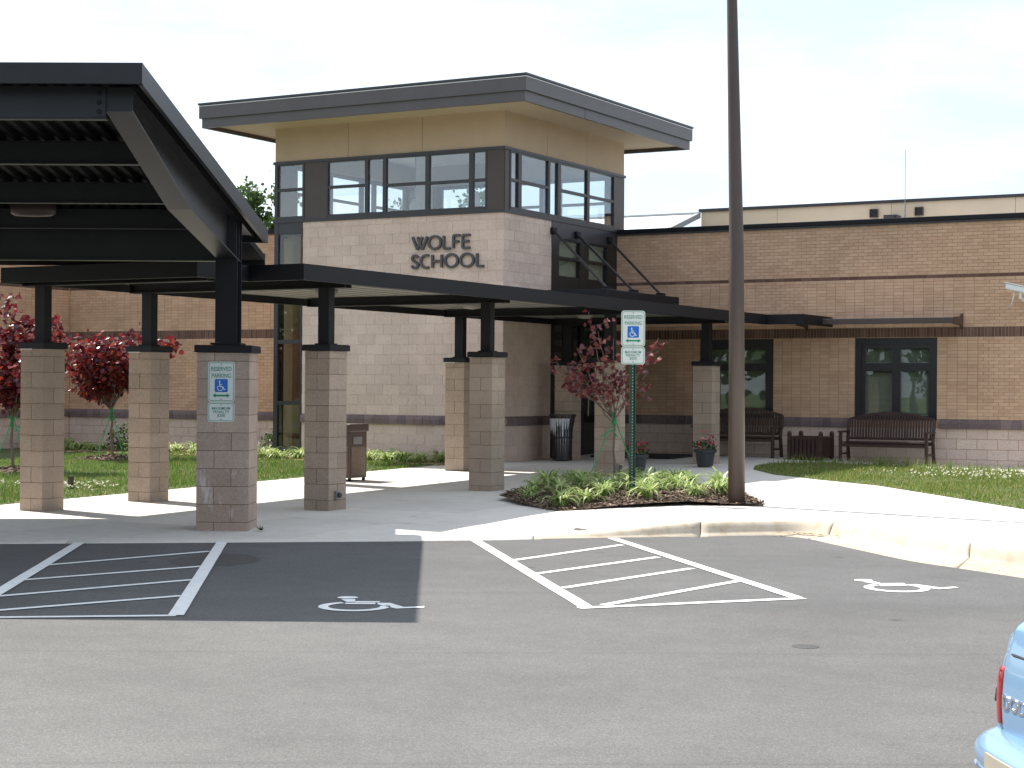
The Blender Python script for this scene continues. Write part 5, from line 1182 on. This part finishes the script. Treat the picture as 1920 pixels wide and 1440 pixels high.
small_tree('redbud_tree', 'tall red-leaved young tree cut off by the left edge of the picture', b3, RP(b3, -.03, 0, .95), tips, 'red_leaf', .105, 3500, 15, GR, 8, [(RP(b3, 0, 0, .9), RP(b3, -.32, -.2, -.05)), (RP(b3, 0, 0, .9), RP(b3, .3, -.2, -.05))], .03, .26)
# far green trees beyond the roofs
def big_tree(label, base, h, rad, seed, group, n=3200, leaf=.16):
    rng = random.Random(seed); t = thing('leafy_tree', label, 'tree', base, group); m = MB(); lv = MB(); B = Vector(base)
    limb(m, B, B+Vector((0, 0, h*.55)), .22, .12, .08, rng, 6); C_ = []
    for i in range(26):
        a = rng.uniform(0, 2*PI); zz = rng.uniform(.35, 1.0); r_ = rad*math.sqrt(max(.05, 1-((zz-.55)/.52)**2))*rng.uniform(.45, 1)
        e = B+Vector((math.cos(a)*r_, math.sin(a)*r_, h*zz)); limb(m, B+Vector((0, 0, h*rng.uniform(.25, .55))), e, .06, .015, .15, rng, 5); C_.append((e, rng.uniform(.35, .8)*rad*.45))
    for _ in range(n):
        e, rr_ = rng.choice(C_); v = Vector((rng.gauss(0, 1), rng.gauss(0, 1), rng.gauss(0, .8)))
        heart(lv, e+v*rr_*.55, Vector((0, 0, 1)), leaf, rng, .3)
    m.build('trunk', 'bark', t); lv.build('crown', 'green_leaf', t, rnd=True)
def at_cam(px, d): return CW((px-960)/3300*d, d)
BG = 'green trees beyond the school'
p_ = at_cam(478, 62); big_tree('leafy green tree rising behind the roof just left of the tower', (*p_, -.5), 8.9, 2.0, 31, BG)
p_ = at_cam(770, 60); big_tree('green tree seen through the middle panes of the tower windows', (*p_, -.5), 8.5, 2.4, 32, BG, 2400)
p_ = at_cam(862, 64); big_tree('green tree seen through the right front panes of the tower windows', (*p_, -.5), 9.0, 2.2, 33, BG, 2400)
# wooded bank behind the viewpoint, seen only mirrored in the glass
m = MB(); rng = random.Random(40)
for i in range(24):
    px_, py_ = -58+i*4.4+rng.uniform(-1, 1), -74+rng.uniform(-5, 5); H_ = rng.uniform(8, 12)
    m.tube([(px_, py_, -.6), (px_, py_, H_*.6)], [.2, .1], 6)
    for _ in range(420):
        v = Vector((rng.gauss(0, 1), rng.gauss(0, 1), rng.gauss(0, 1))); 
        heart(m, Vector((px_+v.x*1.5, py_+v.y*1.5, H_*.62+v.z*H_*.17)), Vector((0, 0, 1)), .75, rng, .3)
wd = m.build('woodland', 'green_leaf', rnd=True); wd['kind'] = 'stuff'; wd['label'] = 'green wood mirrored in the window glass'; wd['category'] = 'trees'

# ------------------------------------------------------------------ low planting and ground litter
def tuft_mesh(seed, n=46, L=.34, wd_=.013):
    rng = random.Random(seed); m = MB()
    for _ in range(n):
        a = rng.uniform(0, 2*PI); out = rng.uniform(.25, 1.0); l = L*rng.uniform(.65, 1.15); d = Vector((math.cos(a), math.sin(a), 0)); s = Vector((-d.y, d.x, 0))*wd_*rng.uniform(.7, 1.2)
        P = [Vector((rng.gauss(0, .025), rng.gauss(0, .025), 0))]; ang = math.radians(80-25*out)
        for i in range(4):
            P.append(P[-1]+(d*math.cos(ang)+Vector((0, 0, math.sin(ang))))*l/4); ang -= math.radians(18+26*out)
        r = rng.random()
        for i in range(4):
            w0, w1 = (1-(i/4)**2), (1-((i+1)/4)**2)*1.0
            if i < 3: m.face([P[i]-s*w0, P[i]+s*w0, P[i+1]+s*w1, P[i+1]-s*w1], r)
            else: m.face([P[i]-s*w0, P[i]+s*w0, P[i+1]], r)
    return m.mesh('lily_turf', rnd=True)
TM = [tuft_mesh(60+i, 52, .34 if i < 4 else .28) for i in range(6)]
rng = random.Random(77)
def tuft(x, y, dz, label, group, s=1.0):
    me = TM[rng.randrange(6)]
    o = ob('lily_turf', me, 'lily_leaf', None, (x, y, g(x, y)+dz), rng.uniform(0, 6.28)); k_ = s*rng.uniform(.85, 1.2); o.scale = (k_, k_, k_*rng.uniform(.9, 1.1)); tag(o, label, 'plant', group)
cnt = 0; placed = []
while len(placed) < 40 and cnt < 4000:
    cnt += 1; x, y = rng.uniform(4.3, 8.3), rng.uniform(-9.6, -4)
    e = Vector((x-CAM.x, y-CAM.y)); 
    if not inpoly(x, y, bed): continue
    # rows keep off the front mulch margin
    if min((Vector((x, y))-Vector(p)).length for p in [(4.8,-8.42),(5.5,-9.1),(6.46,-9.8),(7.18,-8.95),(7.65,-8.35)]) < .42: continue
    if math.hypot(x-8.17, y+7.97) < .3 or math.hypot(x-sx0, y-sy0) < .12: continue
    if any(math.hypot(x-a, y-b) < .36 for a, b in placed): continue
    placed.append((x, y))
for (x, y) in placed: tuft(x, y, bed_dz(x, y)-.005, 'striped lily turf clump in the front mulch bed round the sign post', 'lily turf in the front bed', 1.32)
for i in range(30):
    x = -.35-i*.165; y = -.55-rng.uniform(0, .5)-(.35 if i % 2 else 0)
    if x < -5.3: continue
    tuft(x+rng.uniform(-.06, .06), y, 0, 'striped lily turf clump along the foot of the block tower', 'lily turf along the tower', 1.4)
for i in range(26):
    x = -5.6-i*.27; y = .35-rng.uniform(0, .5)-(.5 if i % 2 else 0); tuft(x, y, 0, 'striped lily turf clump along the foot of the left brick wing', 'lily turf along the left wing', 1.35)
def shrub(x, y, r, h, label, seed):
    rg = random.Random(seed); z = g(x, y); t = thing('shrub', label, 'shrub', (x, y, z), 'shrubs by the left wing'); m = MB(); lv = MB()
    for i in range(9):
        a = rg.uniform(0, 6.28); e = Vector((x+math.cos(a)*r*.6, y+math.sin(a)*r*.6, z+h*rg.uniform(.5, .9))); limb(m, (x, y, z), e, .012, .004, .03, rg, 4)
    for _ in range(420):
        v = Vector((rg.gauss(0, 1), rg.gauss(0, 1), rg.gauss(0, 1))).normalized()*rg.uniform(.5, 1)*(1+.25*math.sin(7*rg.random())); heart(lv, Vector((x+v.x*r, y+v.y*r, z+h*.52+v.z*h*.5)), Vector((0, 0, 1)), .055, rg, .1)
    m.build('stem', 'twig', t); lv.build('foliage', 'shrub_leaf', t, rnd=True)
shrub(-9.35, -.35, .42, .62, 'dark green shrub left of the red tree by the brick base', 1)
shrub(-7.3, .35, .35, .55, 'dark green shrub right of the red tree by the brick base', 2)
shrub(-12.0, -.2, .4, .6, 'dark green shrub in the inner corner of the left wing', 3)
shrub(-5.9, .6, .35, .48, 'low green shrub at the left foot of the tall tower glazing', 4)
# grass blades
def blades(name, poly, n, hmin, hmax, mat, label, keep=lambda x, y: True, seed=1):
    rg = random.Random(seed); m = MB(); xs = [p[0] for p in poly]; ys = [p[1] for p in poly]; c = 0; tries = 0
    while c < n and tries < n*12:
        tries += 1; x, y = rg.uniform(min(xs), max(xs)), rg.uniform(min(ys), max(ys))
        if not inpoly(x, y, poly) or not keep(x, y): continue
        c += 1; z = g(x, y); h = rg.uniform(hmin, hmax)*(.7+.6*(.5+.5*math.sin(x*2.1+1.3*math.sin(y*1.7)))); a = rg.uniform(0, 6.28); w_ = rg.uniform(.006, .012); l = rg.uniform(.1, .6)*h; r = rg.random()*.8+.2*(.5+.5*math.sin(x*.9+y*1.3))
        ca_, sa_ = math.cos(a), math.sin(a); b = rg.uniform(0, 6.28)
        m.face([(x-ca_*w_, y-sa_*w_, z), (x+ca_*w_, y+sa_*w_, z), (x+math.cos(b)*l, y+math.sin(b)*l, z+h)], r)
    o = m.build(name, mat, rnd=True); o['kind'] = 'stuff'; o['label'] = label; o['category'] = 'grass'
vis_l = [(-.60, -12.9), (-.60, -.9), (-.6, -.3), (-5.4, -.3), (-9, .2), (-9.5, -3), (-7.5, -8), (-5, -13.3)]
blades('grass', vis_l, 46000, .03, .085, 'grass', 'green grass of the lawn left of the walkway', lambda x, y: math.hypot(x-b2[0], y-b2[1]) > .75+.15*math.sin(5*math.atan2(y-b2[1], x-b2[0])) and math.hypot(x-b3[0], y-b3[1]) > .8 and not (y > -1.25+.2*math.sin(x*3) and x > -5.4), 3)
vis_r = [(14.4, -9.85), (14.5, 2.9), (9.4, 3.05), (6.4, 3.5), (5.3, 3.25), (4.63, 2.4), (4.72, 1.3), (5.1, .3), (5.9, -.76), (6.9, -1.5), (8.36, -2.6), (10.1, -4.75), (11.6, -6.64)]
blades('grass', vis_r, 42000, .02, .062, 'grass_dry', 'patchy yellow-green grass in front of the right wing', seed=4)
edge = [(4.6, 2.3), (5.2, 3.1), (6.4, 3.4), (9.6, 3.0), (9.6, 3.35), (6.4, 3.75), (5.1, 3.4)]
blades('grass', edge, 700, .08, .22, 'grass_dry', 'tall stray grass blades along the bench walk', seed=9)
# mulch chips
def litter(name, n, place, size, mat, label, seed, dzf):
    rg = random.Random(seed); m = MB(); c = 0
    while c < n:
        q = place(rg)
        if q is None: continue
        c += 1; x, y = q; a = rg.uniform(0, 6.28); l = size*rg.uniform(.4, 1.3); w_ = l*rg.uniform(.2, .45); z = g(x, y)+dzf(x, y); t1, t2 = rg.gauss(0, .012), rg.gauss(0, .012); r = rg.random(); ca_, sa_ = math.cos(a), math.sin(a)
        m.face([(x+ca_*l*p-sa_*w_*q_, y+sa_*l*p+ca_*w_*q_, z+.008+t1*p+t2*q_+.012*rg.random()) for p, q_ in ((-.5, -.5), (.5, -.4), (.45, .5), (-.5, .4))], r)
    o = m.build(name, mat, rnd=True); o['kind'] = 'stuff'; o['label'] = label; o['category'] = 'mulch'
def in_bed(rg):
    x, y = rg.uniform(4.2, 8.7), rg.uniform(-10, -3.8); return (x+rg.gauss(0, .05), y+rg.gauss(0, .05)) if inpoly(x, y, bed) else None
litter('mulch_chips', 11000, in_bed, .058, 'chips', 'brown bark mulch of the front planting bed', 5, bed_dz)
def ringp(b, r):
    def f(rg):
        a = rg.uniform(0, 6.28); d = r*math.sqrt(rg.random())*(1+.15*math.sin(5*a)); return (b[0]+math.cos(a)*d, b[1]+math.sin(a)*d)
    return f
def mound(b, r): return lambda x, y: .004+.09*max(0, 1-math.hypot(x-b[0], y-b[1])/r)
for b, r, lab in ((b2, .8, 'mulch ring under the round red tree'), (b3, .85, 'mulch ring under the red tree at the left edge')):
    m = MB(); N = 24; c = (b[0], b[1], g(b[0], b[1])+.09)
    for j in range(N):
        a0, a1 = 2*PI*j/N, 2*PI*(j+1)/N; f0, f1 = r*(1+.15*math.sin(5*a0)), r*(1+.15*math.sin(5*a1))
        p0 = (b[0]+math.cos(a0)*f0, b[1]+math.sin(a0)*f0); p1 = (b[0]+math.cos(a1)*f1, b[1]+math.sin(a1)*f1); m.face([c, (*p0, g(*p0)+.008), (*p1, g(*p1)+.008)])
    struct(m.build('mulch_mound', 'mulch_soil'))
    litter('mulch_chips', 1500, ringp(b, r), .06, 'chips', lab, 6, mound(b, r))
litter('straw_mulch', 4200, lambda rg: (rg.uniform(-5.4, -.5), rg.uniform(-1.55, -.05)), .10, 'straw', 'pale straw mulch at the foot of the tower', 7, lambda x, y: .006)
litter('straw_mulch', 2600, lambda rg: (rg.uniform(-10.5, -5.6), rg.uniform(-1.2, .6)), .10, 'straw', 'pale straw mulch along the left wing', 8, lambda x, y: .006)
def gut(rg):
    t = rg.gauss(3.42, .16); d = 20.42-.9*abs(t-3.3)+rg.gauss(0, .04); q = CW(t, d); return q
rg = random.Random(12); m = MB()
for _ in range(150):
    q = gut(rg); a = rg.uniform(0, 6.28); l = rg.uniform(.02, .07); w_ = l*.3; z = ASP+.02+rg.random()*.015; ca_, sa_ = math.cos(a), math.sin(a)
    m.face([(q[0]+ca_*l*p-sa_*w_*v, q[1]+sa_*l*p+ca_*w_*v, z+.006*rg.random()) for p, v in ((-.5, -.5), (.5, -.5), (.5, .5), (-.5, .5))], rg.random())
o = m.build('dry_leaves', 'straw', rnd=True); o['kind'] = 'stuff'; o['label'] = 'dry leaves caught in the kerb corner'; o['category'] = 'leaves'
# clover flowers
def clover(name, place, n, label, seed):
    rg = random.Random(seed); m = MB(); c = 0
    while c < n:
        x, y = place(rg); c += 1; z = g(x, y)+rg.uniform(.04, .09); s = rg.uniform(.012, .02)
        for k_ in range(3):
            v = Vector((rg.gauss(0, 1), rg.gauss(0, 1), rg.gauss(0, 1))).normalized()*s; u = v.orthogonal().normalized()*s; m.face([Vector((x, y, z))+v, Vector((x, y, z))+u, Vector((x, y, z))-v, Vector((x, y, z))-u], rg.random())
    o = m.build(name, 'clover', rnd=True); o['kind'] = 'stuff'; o['label'] = label; o['category'] = 'flowers'
clover('clover', lambda rg: (rg.gauss(-2.3, .5), rg.gauss(-9.6, .35)), 160, 'white clover heads in the left lawn', 3)
clover('clover', lambda rg: (rg.gauss(9.2, .9), rg.gauss(.9, .6)), 170, 'white clover heads in the right lawn', 4)
kq = (-1.95, -9.75); m = MB(); m.box(kq[0]-.03, kq[0]+.03, kq[1]-.03, kq[1]+.03, g(*kq)-.02, g(*kq)+.20); m.lathe([(.06, g(*kq)), (.05, g(*kq)+.05)], *kq, 10); tag(m.build('lawn_stake', 'bin_lid'), 'short dark stake in the lawn right of the leftmost walkway column', 'stake')
# weed in the crack by the sign column and a scrap of paper
wq = CW(-2.84, 20.0); m = MB(); rg = random.Random(2)
for _ in range(16):
    a = rg.uniform(0, 6.28); l = rg.uniform(.05, .14); d = Vector((math.cos(a), math.sin(a), rg.uniform(.2, .9))).normalized()*l; B_ = Vector((wq[0], wq[1], g(*wq)+.004)); s = Vector((-d.y, d.x, 0)).normalized()*.008
    m.face([B_-s, B_+s, B_+d], rg.random())
tag(m.build('weed', 'shrub_leaf', rnd=True), 'small weed in the slab joint beside the stained column', 'weed')
sq = CW(-1.21, 21.9); zz = g(*sq); m = MB(); m.face([(sq[0]-.04, sq[1]-.03, zz+.006), (sq[0]+.04, sq[1]-.03, zz+.009), (sq[0]+.045, sq[1]+.03, zz+.015), (sq[0]-.035, sq[1]+.03, zz+.006)]); tag(m.build('paper_scrap', 'white_trim'), 'white scrap of paper lying on the shaded walk', 'litter')
